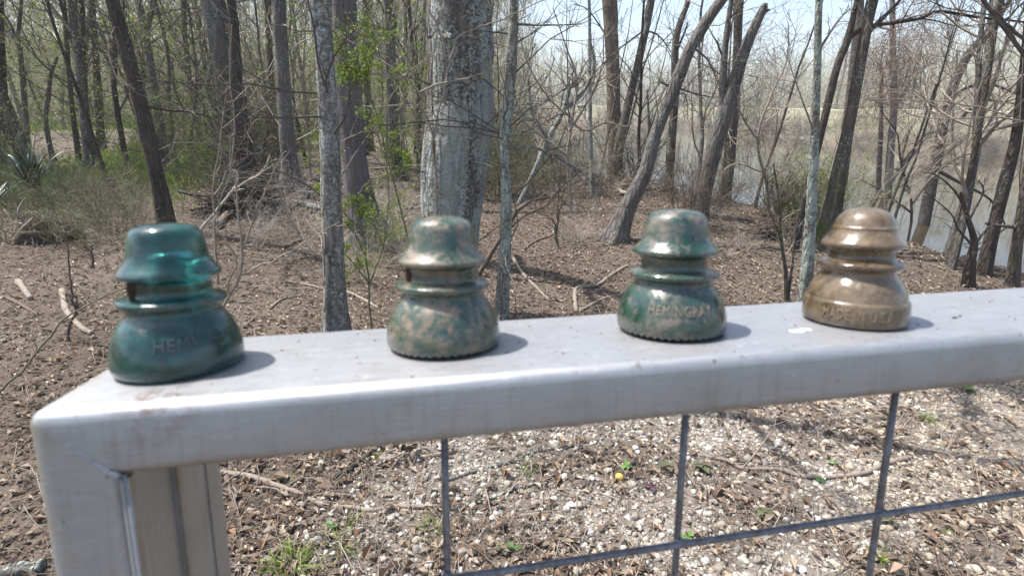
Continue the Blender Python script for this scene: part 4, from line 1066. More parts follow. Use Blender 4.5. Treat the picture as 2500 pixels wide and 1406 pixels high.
# ------------------------------------------------------------------ a heap of brush, a root mound, a stump
def heap(name, label, cx, cy, wpx, hpx, n, mat, seed, cat, length=0.8):
    rng = np.random.default_rng(seed)
    g = ground(cx, cy); v = (g - C) @ VAX
    wu = abs(width_at(g, wpx)); hu = 2 * abs(width_at(g, hpx)) 
    base = g
    root = empty(name, base, label, cat)
    mb = MB(); mf = MB()
    for k in range(n):
        big = k < n * 0.12
        a = rng.normal(0, 0.45) + (math.pi if rng.random() < 0.5 else 0)
        el = rng.normal(0.15, 0.28)
        d = np.array([math.cos(a) * math.cos(el), math.sin(a) * math.cos(el), math.sin(el)])
        c = np.array([rng.normal(0, wu * 0.45), rng.normal(0, wu * 0.3), 0])
        c[2] = max(0.02, rng.uniform(0, 1) * hu * math.exp(-(c[0] / wu) ** 2 * 1.4))
        L = length * rng.uniform(0.4, 1.2)
        t = np.linspace(-0.5, 0.5, 6)[:, None]
        q = c + d * t * L + np.cumsum(rng.normal(size=(6, 3)) * 0.03, 0)
        ww = base + q; q[:, 2] = np.maximum(q[:, 2], terrain(ww[:, 0], ww[:, 1]) - base[2] + 0.005)
        r = np.linspace(1, 0.5, 6) * (rng.uniform(0.012, 0.024) if big else rng.uniform(0.003, 0.008))
        if big:
            m2 = MB(); tubes(m2, q, r, 7, cap=True); m2.build('stick', mat, root)
        else: tubes(mf, q, r, 4)
    mf.build('twigs', mat, root, kind='stuff')
    return root
heap('brush_pile', 'heap of dead sticks and roots at the foot of the black-footed trunk', 600, 525, 130, 90, 420, BK_BROWN, 101, 'brush pile', 0.9)
heap('brush_pile', 'low tangle of dead twigs around the bank rim trunks', 1560, 470, 120, 30, 260, DEAD, 102, 'brush pile', 0.9)
heap('brush_pile', 'dark undercut root tangle at the lip of the bank', 1890, 580, 70, 36, 220, DEAD_D, 103, 'brush pile', 0.5)
def mound(name, label, cx, cy, wpx, hpx, seed):
    rng = np.random.default_rng(seed)
    g = ground(cx, cy); W = width_at(g, wpx); H = 2 * width_at(g, hpx)
    nu, nv = 40, 14
    th = np.arange(nu) * 2 * math.pi / nu; t = np.linspace(0, 1, nv)
    nz = vnoise((nv, nu), (6, 9), rng) * 0.25 + vnoise((nv, nu), (12, 19), rng) * 0.14
    rr = W * np.cos(t * math.pi / 2)[:, None] ** 0.7 * (1 + nz)
    V = np.stack([rr * np.cos(th), rr * 0.6 * np.sin(th), np.broadcast_to((H * np.sin(t * math.pi / 2))[:, None], rr.shape) * (1 + nz * 0.5) - 0.06], -1)
    root = empty(name, g, label, 'root mound')
    mb = MB(); i = np.arange(nv - 1)[:, None] * nu; j = np.arange(nu)[None]; j2 = (j + 1) % nu
    mb.add(V.reshape(-1, 3), np.stack([i + j, i + j2, i + nu + j2, i + nu + j], -1).reshape(-1, 4))
    mb.build('soil', plain('dark_soil', (0.055, 0.04, 0.03), 0.5, 0.95, 20), root)
    P = []; 
    K = 60; a = rng.uniform(0, 2 * math.pi, K)
    s = np.stack([W * 0.7 * np.cos(a), W * 0.42 * np.sin(a), H * rng.uniform(0.3, 1.0, K)], -1)
    d = norm(np.stack([np.cos(a), np.sin(a), rng.normal(-0.5, 0.5, K)], -1)); out = [s]
    for k in range(6):
        d = norm(d + rng.normal(size=d.shape) * 0.35 + np.array([0, 0, -0.12])); s = s + d * W * 0.16; out.append(s)
    mb = MB(); tubes(mb, np.stack(out, 1), rng.uniform(0.004, 0.012, (K, 1)) * np.linspace(1, 0.4, 7)[None], 5)
    mb.build('roots', TWIG, root, kind='stuff')
mound('root_mound', 'dark mound of soil and bare roots below the palmettos', 125, 585, 140, 62, 111)
mound('root_mound', 'small mossy hump under the rail beside the near wire', 1000, 1112, 70, 22, 112)
tree('tree_stump', 'short grey broken stump on the open grove floor', [(272, 485), (270, 455), (268, 432)], [20, 18, 17], BK_GREY, seed=113, height=0.4, crown=False, cat='stump')

# ------------------------------------------------------------------ palmettos
def palmetto(label, cx, cy, hpx, n, seed, lift=0.0, droop=0.25):
    rng = np.random.default_rng(seed)
    g = ground(cx, cy, lift); H = 2 * width_at(g, hpx)
    root = empty('palmetto', g, label, 'palmetto', None)
    m = PALM
    for k in range(n):
        a = rng.uniform(0, 2 * math.pi); el = rng.uniform(0.65, 1.5)
        d = np.array([math.cos(a) * math.cos(el), math.sin(a) * math.cos(el), math.sin(el)])
        L = H * rng.uniform(0.7, 1.1); w = H * rng.uniform(0.016, 0.03)
        q = []; p = np.array([rng.normal(0, 0.03), rng.normal(0, 0.03), 0.0])
        fold = rng.random() < 0.3
        for s in range(8):
            q.append(p.copy()); p = p + d * L / 7
            d = norm(d + np.array([0, 0, -0.05 - droop * (s / 7) * (3.2 if fold and s > 3 else 1)]))
        q = np.array(q); side = norm(np.cross(d, np.array([0, 0, 1.0])) + rng.normal(size=3) * 0.1)
        ww = w * np.array([0.6, 0.9, 1, 1, 0.92, 0.75, 0.45, 0.08])
        up = np.array([0, 0, 1.0])
        V = np.stack([q - side * ww[:, None] + up * ww[:, None] * 0.25, q, q + side * ww[:, None] + up * ww[:, None] * 0.25], 1)
        i = np.arange(7)[:, None] * 3; j = np.arange(2)[None]
        mb = MB(); mb.add(V.reshape(-1, 3), np.stack([i + j, i + j + 1, i + 3 + j + 1, i + 3 + j], -1).reshape(-1, 4))
        mb.build('leaf', m, root)
PALM = NT('palmetto_leaf')
_v = PALM.co()
PALM.principled(Base__Color=PALM.mix(PALM.step(PALM.noise(_v, 9, 3), 0.3, 0.7), (0.025, 0.05, 0.022), (0.055, 0.09, 0.045)), Roughness=0.42)
PALM = PALM.m
palmetto('spiky dark green palmetto with folded blades above the root mound', 92, 500, 120, 52, 121, 0.25)
palmetto('smaller grey-green palmetto at the grove edge beside the spiky one', 0, 525, 80, 30, 122, 0.2)
palmetto('low sprawling palmetto frond among the briars', 240, 545, 45, 20, 123, 0.08, 0.45)

# where a copied plant is seen, told by the landmarks beside it
MARKS = [(-400, 'beyond the grassy edge of the grove'), (40, 'by the V-forked slim trunk'), (110, 'by the crooked pale sapling'), (185, 'by the scaly double trunk'), (270, 'before the leaning scaly trunk'), (360, 'just past the leaning scaly trunk'), (430, 'past the lone pale tan trunk'), (510, 'about the black-footed trunk'), (620, 'between the black-footed and ringed trunks'), (720, 'past the ringed grey trunk'), (790, 'behind the plated trunk'), (900, 'past the purplish trunk'), (990, 'beside the great lichened trunk'), (1130, 'behind the great lichened trunk'), (1215, 'by the slender lichened trunk'), (1290, 'past the slender lichened trunk'), (1400, 'short of the tall tan trunk'), (1500, 'about the tall tan trunk'), (1590, 'by the bent scarred trunk'), (1690, 'by the furrowed twin trunk'), (1800, 'past the furrowed twin trunk'), (1900, 'before the pale straight trunk'), (2000, 'about the mossy-footed trunk'), (2100, 'by the vine-hung slim trunk'), (2220, 'by the crooked leaning trunk'), (2350, 'past the crooked leaning trunk'), (2430, 'by the trunks at the bright water')]
def px_of(p):
    d = np.asarray(p) - C
    return W_PX / 2 + F_PX * (d @ CR) / (d @ CF)
def where(p):
    x = px_of(p); out = MARKS[0][1]
    for a, b in MARKS:
        if x >= a: out = b
    return out
def howfar(p, near, far):
    r = math.hypot(*(np.asarray(p)[:2] - C[:2]))
    return 'close by' if r < near else 'halfway back' if r < far else 'far back'

# ------------------------------------------------------------------ shrub, sapling and tree kinds that are copied
def shrub_proto(seed, n=9, h=1.0, spread=0.5, kids=(9, 4), r0=0.006, ang=0.75, trop=0.02, wob=0.18):
    rng = np.random.default_rng(seed)
    a = rng.uniform(0, 2 * math.pi, n); b = rng.uniform(0.05, 0.12, n) * spread
    s = np.stack([b * np.cos(a), b * np.sin(a), np.full(n, -0.03)], -1)
    d = norm(np.stack([np.cos(a) * spread, np.sin(a) * spread, np.ones(n)], -1) + rng.normal(size=(n, 3)) * 0.2)
    out = [s]; L = h * rng.uniform(0.6, 1.15, (n, 1))
    for k in range(7):
        d = norm(d + rng.normal(size=d.shape) * wob); s = s + d * L / 7; out.append(s)
    P = np.stack(out, 1); R = rng.uniform(0.7, 1.3, (n, 1)) * r0 * np.linspace(1, 0.4, 8)[None]
    T2, S2 = grow(P, R, kids[0], rng, 0.1, 1, ang, 0.5, 5, 0.2, trop, 0.6, 0.0016)
    T3, S3 = grow(T2, S2, kids[1], rng, 0.2, 1, ang, 0.55, 4, 0.22, trop, 0.6, 0.0013)
    mb = MB(); tubes(mb, P, R, 4); tubes(mb, T2, S2, 3); tubes(mb, T3, S3, 3)
    return mb, T2, T3
SHR = []
for k in range(6):
    mb, T2, T3 = shrub_proto(200 + k, 8 + k % 3 * 2, 1.0, 0.5 + 0.15 * (k % 3))
    ml = MB(); rng = np.random.default_rng(300 + k)
    leaves(ml, T3, 520, 0.022, rng, OLIVE, 0.02)
    m2 = MB(); leaves(m2, T3, 900, 0.028, rng, SPRING, 0.02)
    SHR.append((mb.mesh('stems', False), ml.mesh('foliage', False), m2.mesh('foliage', False)))
for a, b, c in SHR:
    b.materials.append(LEAF); c.materials.append(LEAF); a.materials.append(TWIG)
STEM_MAT = {'t': TWIG, 'd': TWIG_D, 'g': TWIG_G, 'p': TWIG_P, 'r': TWIG_R}
def own_material(o, m):
    o.material_slots[0].link = 'OBJECT'; o.material_slots[0].material = m
def shrub(name, label, group, p, s, rng, kind='t', leaf=None, cat='shrub', squash=1.0):
    root = empty(name, p, label, cat, group)
    root.rotation_euler = (rng.normal(0, 0.1), rng.normal(0, 0.1), rng.uniform(0, 6.28)); root.scale = (s, s, s * squash)
    k = int(rng.integers(0, len(SHR)))
    o = bpy.data.objects.new('stems', SHR[k][0]); COL.objects.link(o); o.parent = root; o['kind'] = 'stuff'; own_material(o, STEM_MAT[kind])
    if leaf:
        o = bpy.data.objects.new('foliage', SHR[k][1 if leaf == 'o' else 2]); COL.objects.link(o); o.parent = root; o['kind'] = 'stuff'
def scatter_shrubs(n, x0, x1, y0, y1, s0, s1, name, label, kinds, leafs, seed, group, squash=1.0, cat='shrub', skip=None):
    rng = np.random.default_rng(seed)
    for k in range(n):
        p = None
        for _ in range(20):
            px, py = rng.uniform(x0, x1), rng.uniform(y0, y1)
            if skip and skip(px, py): continue
            p = ground(px, py)
            if p[2] > ZW - 0.1: break
        if p is None: continue
        shrub(name, label + ', ' + where(p), group, p, rng.uniform(s0, s1), rng, kinds[rng.integers(len(kinds))], leafs[rng.integers(len(leafs))], cat, squash)
scatter_shrubs(22, -20, 360, 470, 630, 0.5, 0.9, 'briar_bush', 'fine olive briar bush round the palmettos', 'gtg', ['o', None, 'o'], 401, 'briars round the palmettos')
scatter_shrubs(10, 400, 800, 450, 620, 0.4, 0.8, 'bare_shrub', 'low bare shrub near the brush heap', 'tdp', [None], 402, 'shrubs near the brush heap')
scatter_shrubs(12, 860, 1030, 500, 700, 0.4, 0.8, 'bare_shrub', 'twiggy grey shrub around the foot of the purplish trunk', 'tp', [None, None, 's'], 403, 'shrubs at the purplish trunk')
scatter_shrubs(30, 1150, 1640, 390, 490, 0.8, 1.8, 'bank_shrub', 'tangled bare shrub along the leafy bank rim', 'tdgt', [None, 'o', None], 404, 'shrubs along the bank rim')
scatter_shrubs(6, 1250, 1400, 385, 450, 0.8, 1.3, 'leafy_shrub', 'bright green leafing shrub behind the slender lichened trunk', 'g', ['s'], 405, 'leafing shrubs behind the lichened trunk')
scatter_shrubs(13, 1640, 2300, 400, 560, 0.5, 1.2, 'river_shrub', 'bare many-stemmed shrub on the slope down to the water', 'tdrt', [None, None, 'o'], 406, 'shrubs on the river slope')
scatter_shrubs(8, 1900, 2250, 430, 560, 0.8, 1.4, 'river_shrub', 'feathery green shrub on the slope behind the clear insulator', 'g', ['o', 's'], 407, 'green shrubs on the river slope')
scatter_shrubs(14, 1200, 1950, 540, 700, 0.18, 0.45, 'seedling', 'small leafless seedling in the leafy hollow', 'tp', [None], 408, 'seedlings in the hollow', cat='seedling')

# copied trees
def thin_proto(seed, h, r, limbs=9, kids=4, lean=0.05, low=0.25, leafy=0):
    rng = np.random.default_rng(seed)
    d = norm(np.array([rng.normal(0, lean), rng.normal(0, lean), 1.0])); p = np.array([0, 0, -0.2]); out = [p]
    for k in range(13):
        d = norm(d + rng.normal(size=3) * 0.055 + np.array([0, 0, 0.03])); p = p + d * h / 13; out.append(p)
    P = np.array(out)[None]; R = (r * np.linspace(1, 0.18, 14))[None]; R[0, 0] *= 1.25
    T1, S1 = grow(P, R, limbs, rng, low, 0.98, 0.8, 0.26, 6, 0.15, 0.06, 0.5)
    T2, S2 = grow(T1, S1, kids, rng, 0.2, 1, 0.75, 0.55, 5, 0.2, 0.03, 0.6, 0.007)
    T3, S3 = grow(T2, S2, 3, rng, 0.2, 1, 0.7, 0.6, 3, 0.2, 0.02, 0.6, 0.006)
    a = MB(); tubes(a, P, R, 8)
    b = MB(); tubes(b, T1, S1, 4); tubes(b, T2, S2, 3); tubes(b, T3, S3, 3)
    c = MB(); leaves(c, T3, 700, 0.10, rng, SPRING * 0.9, 0.1)
    return a.mesh('trunk'), b.mesh('crown', False), c.mesh('foliage', False)
PRO = [thin_proto(500 + k, h, r, lm, 4, 0.06, lo) for k, (h, r, lm, lo) in enumerate([(11, 0.10, 14, 0.2), (13, 0.15, 14, 0.3), (9, 0.06, 15, 0.12), (14, 0.19, 15, 0.3), (7, 0.045, 14, 0.1), (12, 0.12, 16, 0.22), (10, 0.075, 16, 0.12)])]
PRO_R = [0.10, 0.15, 0.06, 0.19, 0.045, 0.12, 0.075]
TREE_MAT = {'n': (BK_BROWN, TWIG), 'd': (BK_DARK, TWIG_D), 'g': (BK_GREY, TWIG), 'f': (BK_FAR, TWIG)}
for a, b, c in PRO:
    a.materials.append(BK_BROWN); b.materials.append(TWIG)
for _, _, c in PRO: c.materials.append(LEAF)
def copy_tree(name, label, group, p, rng, kind, s=1.0, leaf=False, cat='tree', pick=None):
    root = empty(name, p, label, cat, group)
    root.rotation_euler = (rng.normal(0, 0.04), rng.normal(0, 0.04), rng.uniform(0, 6.28)); root.scale = (s, s, s)
    a, b, c = PRO[int(rng.integers(len(PRO))) if pick is None else pick]
    for nm, me in (('trunk', a), ('crown', b)):
        o = bpy.data.objects.new(nm, me); COL.objects.link(o); o.parent = root
        own_material(o, TREE_MAT[kind][0 if nm == 'trunk' else 1])
        if nm == 'crown': o['kind'] = 'stuff'
    if leaf:
        o = bpy.data.objects.new('foliage', c); COL.objects.link(o); o.parent = root; o['kind'] = 'stuff'
rng = np.random.default_rng(77)
PHL = polar(at_v(-150, 400, 10))[0]
cnt = 0
while cnt < 95:                                     # the grove
    ph = rng.uniform(PHL, PHI0 + 0.06); r = math.exp(rng.uniform(math.log(13), math.log(75)))
    p = on_ground(r * math.sin(ph), r * math.cos(ph))
    if ph > PHI0 - 0.05 and r > 17 and rng.random() < 0.3: continue
    lf = rng.random() < 0.45
    kd = 'ndgn'[int(rng.integers(4))]; pk = int(rng.choice([0, 2, 4, 4, 6, 6, 2, 5, 0])) if r < 34 else int(rng.choice([0, 0, 1, 2, 2, 4, 5, 6, 6]))
    lb = '%s %s grove tree %s, %s' % (('leafing' if lf else 'bare'), ({'n': 'brown', 'd': 'dark', 'g': 'grey'}[kd] + (' hair-thin' if PRO_R[pk] < 0.08 else ' slim' if PRO_R[pk] < 0.13 else ' stouter')), where(p), howfar(p, 22, 42))
    copy_tree('grove_tree', lb, 'thin trees of the grove', p, rng, kd, rng.uniform(0.75, 1.15), lf, pick=pk)
    cnt += 1
cnt = 0
while cnt < 14:                                      # young trees on the near bank of the river
    ph = rng.uniform(PHI0, PHI_END + 0.05); r1, r3 = river_edges(ph); r = r1 + rng.uniform(-1.5, 1.4)
    p = on_ground(r * math.sin(ph), r * math.cos(ph))
    if r < 5.5: continue
    copy_tree('bank_tree', 'thin young tree on the near river bank ' + where(p), 'young trees on the near bank', p, rng, 'ndg'[int(rng.integers(3))], rng.uniform(0.45, 0.75), False, pick=int(rng.choice([2, 4, 6])))
    cnt += 1
cnt = 0
while cnt < 185:                                     # across the river
    ph = rng.uniform(PHI1 - 0.15, PHI_END + 0.12); r1, r3 = river_edges(ph); r4 = r3 * 1.28 + 7
    r = r3 + 3.0 + rng.random() ** 1.2 * 70 if rng.random() < 0.22 else r4 + 5 + rng.random() * 55
    p = on_ground(r * math.sin(ph), r * math.cos(ph))
    lf = rng.random() < 0.22
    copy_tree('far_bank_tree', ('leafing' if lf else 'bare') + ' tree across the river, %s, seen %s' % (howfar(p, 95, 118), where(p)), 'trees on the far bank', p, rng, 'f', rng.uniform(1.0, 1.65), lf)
    cnt += 1
for k in range(170):                                 # scrub on the far bank
    ph = rng.uniform(PHI1 + 0.02, PHI_END + 0.08); r1, r3 = river_edges(ph); r = r3 - 0.6 + rng.random() ** 1.9 * 15
    p = on_ground(r * math.sin(ph), r * math.cos(ph))
    shrub('far_shrub', 'brushy shrub on the far bank, seen ' + where(p), 'scrub on the far bank', p, rng.uniform(1.3, 3.2), rng, 'rtd'[int(rng.integers(3))], [None, None, 'o'][int(rng.integers(3))])
for k in range(46):                                  # understorey of the grove
    ph = rng.uniform(PHL, PHI0 + 0.1); r = math.exp(rng.uniform(math.log(10.5), math.log(45)))
    p = on_ground(r * math.sin(ph), r * math.cos(ph))
    shrub('grove_shrub', 'slender understorey shrub %s, %s' % (where(p), howfar(p, 16, 28)), 'understorey shrubs of the grove', p, rng.uniform(0.7, 2.3), rng, 'tgd'[int(rng.integers(3))], ['s', 'o', 's', None][int(rng.integers(4))], squash=1.4)

# vine tangle hanging on the slim trunk at the water
def tangle(label, x, y, v, w, h, n, seed, mat=TWIG_R):
    rng = np.random.default_rng(seed)
    c = at_v(x, y, v)
    s = rng.normal(size=(n, 3)) * np.array([w, w * 0.6, h]) * 0.5
    s[:, 2] += h * 0.4 * np.exp(-(s[:, 0] / w) ** 2)
    d = norm(rng.normal(size=(n, 3)) + np.array([0, 0, -0.7])); out = [s]
    for k in range(5):
        d = norm(d + rng.normal(size=d.shape) * 0.35 + np.array([0, 0, -0.2])); s = s + d * h * 0.13; out.append(s)
    mb = MB(); tubes(mb, np.stack(out, 1), rng.uniform(0.0025, 0.005, (n, 1)) * np.linspace(1, 0.5, 6)[None], 3)
    o = mb.build('vine_tangle', mat, smooth=False); o.location = c
    put(o, label, 'vines')
tangle('brown curtain of hanging vines round the slim trunk at the water', 2185, 200, 11.0, 0.9, 1.2, 900, 131)
tangle('loose grey vines hanging behind the furrowed twin trunk', 1835, 300, 11.0, 0.6, 1.6, 420, 132, TWIG)

# far woodland that reads as one mass
def woodland(name, n, ph0, ph1, rfun, h0, h1, mat, seed, rad_=0.02):
    rng = np.random.default_rng(seed)
    ph = rng.uniform(ph0, ph1, n); r = rfun(ph, rng, n)
    p = on_ground(r * np.sin(ph), r * np.cos(ph))
    p[:, 2] += rng.uniform(0, 1, n) ** (1.3 if ph1 < 0.3 else 2.0) * h1
    d = norm(rng.normal(size=(n, 3)) * 0.45 + np.array([0, 0, 1.0])); out = [p]; L = rng.uniform(h0, h0 * 2.4, (n, 1))
    for k in range(2):
        d = norm(d + rng.normal(size=d.shape) * 0.25); p = p + d * L / 2; out.append(p)
    mb = MB(); tubes(mb, np.stack(out, 1), rad_ * rng.uniform(0.5, 1.5, (n, 1)) * np.linspace(1, 0.4, 3)[None], 3)
    mb.build(name, mat, smooth=False, kind='stuff', label='mass of bare twigs filling the wood ' + ('beyond the grove' if ph1 < 0.3 else 'across the river'), cat='woodland')
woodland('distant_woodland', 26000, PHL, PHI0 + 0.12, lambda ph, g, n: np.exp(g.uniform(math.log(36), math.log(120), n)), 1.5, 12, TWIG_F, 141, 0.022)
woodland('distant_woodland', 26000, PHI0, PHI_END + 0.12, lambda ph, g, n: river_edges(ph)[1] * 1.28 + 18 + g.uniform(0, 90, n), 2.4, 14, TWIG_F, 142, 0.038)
def haze_leaves(n, ph0, ph1, r0, r1_, z1, seed, size, cols):
    rng = np.random.default_rng(seed)
    k = n // 40
    ph = np.repeat(rng.uniform(ph0, ph1, k), 40); r = np.repeat(np.exp(rng.uniform(math.log(r0), math.log(r1_), k)), 40)
    p = on_ground(r * np.sin(ph), r * np.cos(ph)); p[:, 2] += np.repeat(rng.uniform(0.3, z1, k), 40)
    p += rng.normal(size=p.shape) * np.array([0.6, 0.6, 0.35])
    mb = MB(); leafpatch(mb, p, rng.uniform(0.6, 1.4, len(p)) * size, rng, cols, flat=0.3)
    mb.build('distant_foliage', LEAF, smooth=False, kind='stuff', label='scattered fresh spring leaves ' + ('through the grove' if ph1 < 0.3 else 'across the river'), cat='foliage')
haze_leaves(64000, PHL, PHI0, 14, 60, 5.5, 151, 0.06, np.concatenate([SPRING, OLIVE * 1.5]))
haze_leaves(7000, PHI1, PHI_END, 62, 120, 9.0, 152, 0.16, SPRING * 0.8)

# ------------------------------------------------------------------ ground cover
def litter():
    rng = np.random.default_rng(161)
    n = 150000
    ph = rng.uniform(-0.95, 0.95, n); r = 1.3 + 13.0 * rng.random(n) ** 1.25
    u = r * np.sin(ph); v = r * np.cos(ph)
    keep = rng.random(n) > 0.97 * gravel_mask(u, v)
    keep &= ~((u > -0.6) & (v < 3.4) & (rng.random(n) < 0.45))
    keep &= ~((u < -1.0) & (rng.random(n) < 0.35))
    u, v, r, ph = u[keep], v[keep], r[keep], ph[keep]
    p = on_ground(u, v); p[:, 2] += rng.uniform(0.001, 0.014, len(p))
    ok = p[:, 2] > ZW + 0.05; p, r = p[ok], r[ok]
    sz = (0.014 + 0.05 * rng.random(len(p)) ** 2.0) * (0.8 + 0.035 * r)
    mb = MB(); leafpatch(mb, p, sz, rng, np.concatenate([DRY * np.array([0.97, 0.96, 0.92]), np.array([[0.46, 0.39, 0.31], [0.10, 0.075, 0.06]])]), flat=0.78, ratio=0.5, bend=0.5)
    mb.build('leaf_litter', LITTER, smooth=False, kind='stuff', label='dry brown leaves covering the ground', cat='leaf litter')
litter()
def big_leaves():
    rng = np.random.default_rng(162)
    n = 620
    u = rng.uniform(-1.6, 3.6, n); v = rng.uniform(1.3, 3.8, n)
    p = on_ground(u, v); p[:, 2] += rng.uniform(0.008, 0.022, n)
    mb = MB(); leafpatch(mb, p, rng.uniform(0.035, 0.085, n), rng, DRY * np.array([1.05, 0.97, 0.92]), flat=0.8, ratio=0.42, bend=0.6)
    mb.build('fallen_leaves', LITTER, smooth=False, kind='stuff', label='larger tan oak leaves strewn over the gravel', cat='fallen leaves')
big_leaves()
def gravel():
    rng = np.random.default_rng(163)
    bm = bmesh.new(); bmesh.ops.create_icosphere(bm, subdivisions=2, radius=1.0)
    bv = np.array([v.co[:] for v in bm.verts]); bf = np.array([[v.index for v in f.verts] for f in bm.faces]); bm.free()
    bm = bmesh.new(); bmesh.ops.create_icosphere(bm, subdivisions=1, radius=1.0)
    sv = np.array([v.co[:] for v in bm.verts]); sf = np.array([[v.index for v in f.verts] for f in bm.faces]); bm.free()
    def field(n, verts, faces, s0, s1, nvar):
        u = rng.uniform(-1.3, 3.9, n * 2); v = 1.25 + rng.random(n * 2) ** 1.1 * 2.3
        m = gravel_mask(u, v); keep = rng.random(n * 2) < 0.10 * (u > -0.9) + m
        u, v = u[keep][:n], v[keep][:n]
        k = len(u)
        var = []
        for q in range(nvar):
            a = verts.copy()
            for _ in range(5):                        # chip flat facets off a ball
                nn = norm(rng.normal(size=3)); dd = rng.uniform(0.55, 0.9); ex = np.maximum(a @ nn - dd, 0); a = a - ex[:, None] * nn
            a = a * rng.uniform(0.7, 1.25, 3) * np.array([1, 1, 0.72]) + rng.normal(size=a.shape) * 0.035
            var.append(a)
        var = np.stack(var)
        sz = s0 + (s1 - s0) * rng.random(k) ** 2.2
        an = rng.uniform(0, 6.28, k); tl = rng.normal(0, 0.35, k)
        c, s = np.cos(an), np.sin(an); ct, st = np.cos(tl), np.sin(tl); z0 = np.zeros(k); o1 = np.ones(k)
        Rz = np.stack([np.stack([c, -s, z0], -1), np.stack([s, c, z0], -1), np.stack([z0, z0, o1], -1)], 1)
        Rx = np.stack([np.stack([o1, z0, z0], -1), np.stack([z0, ct, -st], -1), np.stack([z0, st, ct], -1)], 1)
        M = Rz @ Rx
        base = on_ground(u, v); base[:, 2] += sz * rng.uniform(-0.15, 0.5, k)
        V = np.einsum('kij,kvj->kvi', M, var[rng.integers(0, nvar, k)] * sz[:, None, None]) + base[:, None]
        tone = np.array([[0.50, 0.47, 0.42], [0.42, 0.38, 0.32], [0.58, 0.56, 0.52], [0.34, 0.29, 0.235], [0.45, 0.40, 0.32], [0.29, 0.26, 0.225]])
        warm = sstep(u, 0.9, 2.4)[:, None]
        cc = tone[rng.integers(0, 6, k)] * rng.uniform(0.8, 1.1, (k, 1)); cc = cc * (1 - warm) + cc * np.array([0.95, 0.88, 0.78]) * warm
        Ff = faces[None] + (np.arange(k) * verts.shape[0])[:, None, None]
        mb.add(V.reshape(-1, 3), Ff.reshape(-1, 3), np.repeat(cc, verts.shape[0], 0))
    mb = MB()
    field(5200, bv, bf, 0.0085, 0.021, 24)
    field(27000, sv, sf, 0.003, 0.0115, 16)
    o = mb.build('gravel', STONE, smooth=True, kind='stuff', label='pale limestone gravel strewn below the fence', cat='gravel')
    try: o.data.set_sharp_from_angle(angle=rad(38))
    except Exception: pass
gravel()
def ground_twigs():
    rng = np.random.default_rng(164)
    n = 6000
    ph = rng.uniform(-0.95, 0.95, n); r = np.exp(rng.uniform(math.log(1.4), math.log(14), n))
    L = rng.uniform(0.06, 0.5, n) * np.clip(0.5 + r * 0.09, 0.4, 1.4)
    a = rng.uniform(0, 6.28, n); u = r * np.sin(ph); v = r * np.cos(ph)
    out = []
    for k in range(5):
        q = on_ground(u, v); q[:, 2] += 0.004 + rng.uniform(0, 0.035, n) * (0.3 + (k % 3))
        out.append(q); a = a + rng.normal(0, 0.22, n); u = u + np.cos(a) * L / 4; v = v + np.sin(a) * L / 4
    P = np.stack(out, 1)
    R = rng.uniform(0.0009, 0.0032, (n, 1)) * (0.7 + 0.06 * r[:, None]) * np.linspace(1, 0.5, 5)[None]
    ok = P[:, :, 2].min(1) > ZW + 0.05
    cols = np.array([[0.30, 0.245, 0.19], [0.20, 0.16, 0.12], [0.42, 0.36, 0.29], [0.13, 0.10, 0.08]])
    mb = MB(); tubes(mb, P[ok], R[ok], 4, cols[rng.integers(0, 4, ok.sum())])
    mb.build('ground_twigs', LITTER, smooth=True, kind='stuff', label='thin dead twigs lying over the ground', cat='twigs')
ground_twigs()
def grass():
    rng = np.random.default_rng(165)
    n = 260000
    ph = rng.uniform(PHL - 0.05, PHI1, n); r = np.exp(rng.uniform(math.log(7.5), math.log(50), n))
    p = on_ground(r * np.sin(ph), r * np.cos(ph))
    g = green_mask(p[:, 0], p[:, 1], r, ph)
    ok = rng.random(n) < g * 0.9; p, r = p[ok], r[ok]; n = len(p)
    h = rng.uniform(0.045, 0.12, n) * (1 + r * 0.02); w = h * 0.09 + 0.002 * r * 0.4
    a = rng.uniform(0, 6.28, n); s = np.stack([np.cos(a), np.sin(a), 0 * a], -1)
    tip = p + rng.normal(size=(n, 3)) * h[:, None] * 0.45 + np.array([0, 0, 1.0]) * h[:, None]
    V = np.stack([p - s * w[:, None], p + s * w[:, None], tip], 1)
    cols = np.array([[0.15, 0.22, 0.045], [0.20, 0.27, 0.055], [0.23, 0.25, 0.07]])
    mb = MB(); mb.add(V.reshape(-1, 3), np.arange(n * 3).reshape(-1, 3), np.repeat(cols[rng.integers(0, 3, n)], 3, 0))
    mb.build('grass', LEAF, smooth=False, kind='stuff', label='thin young grass on the grove floor', cat='grass')
grass()
GBLADE = plain('grass_blade', (0.2, 0.3, 0.05), 0.1, 0.5, 60, attr=True, trans=0.3)
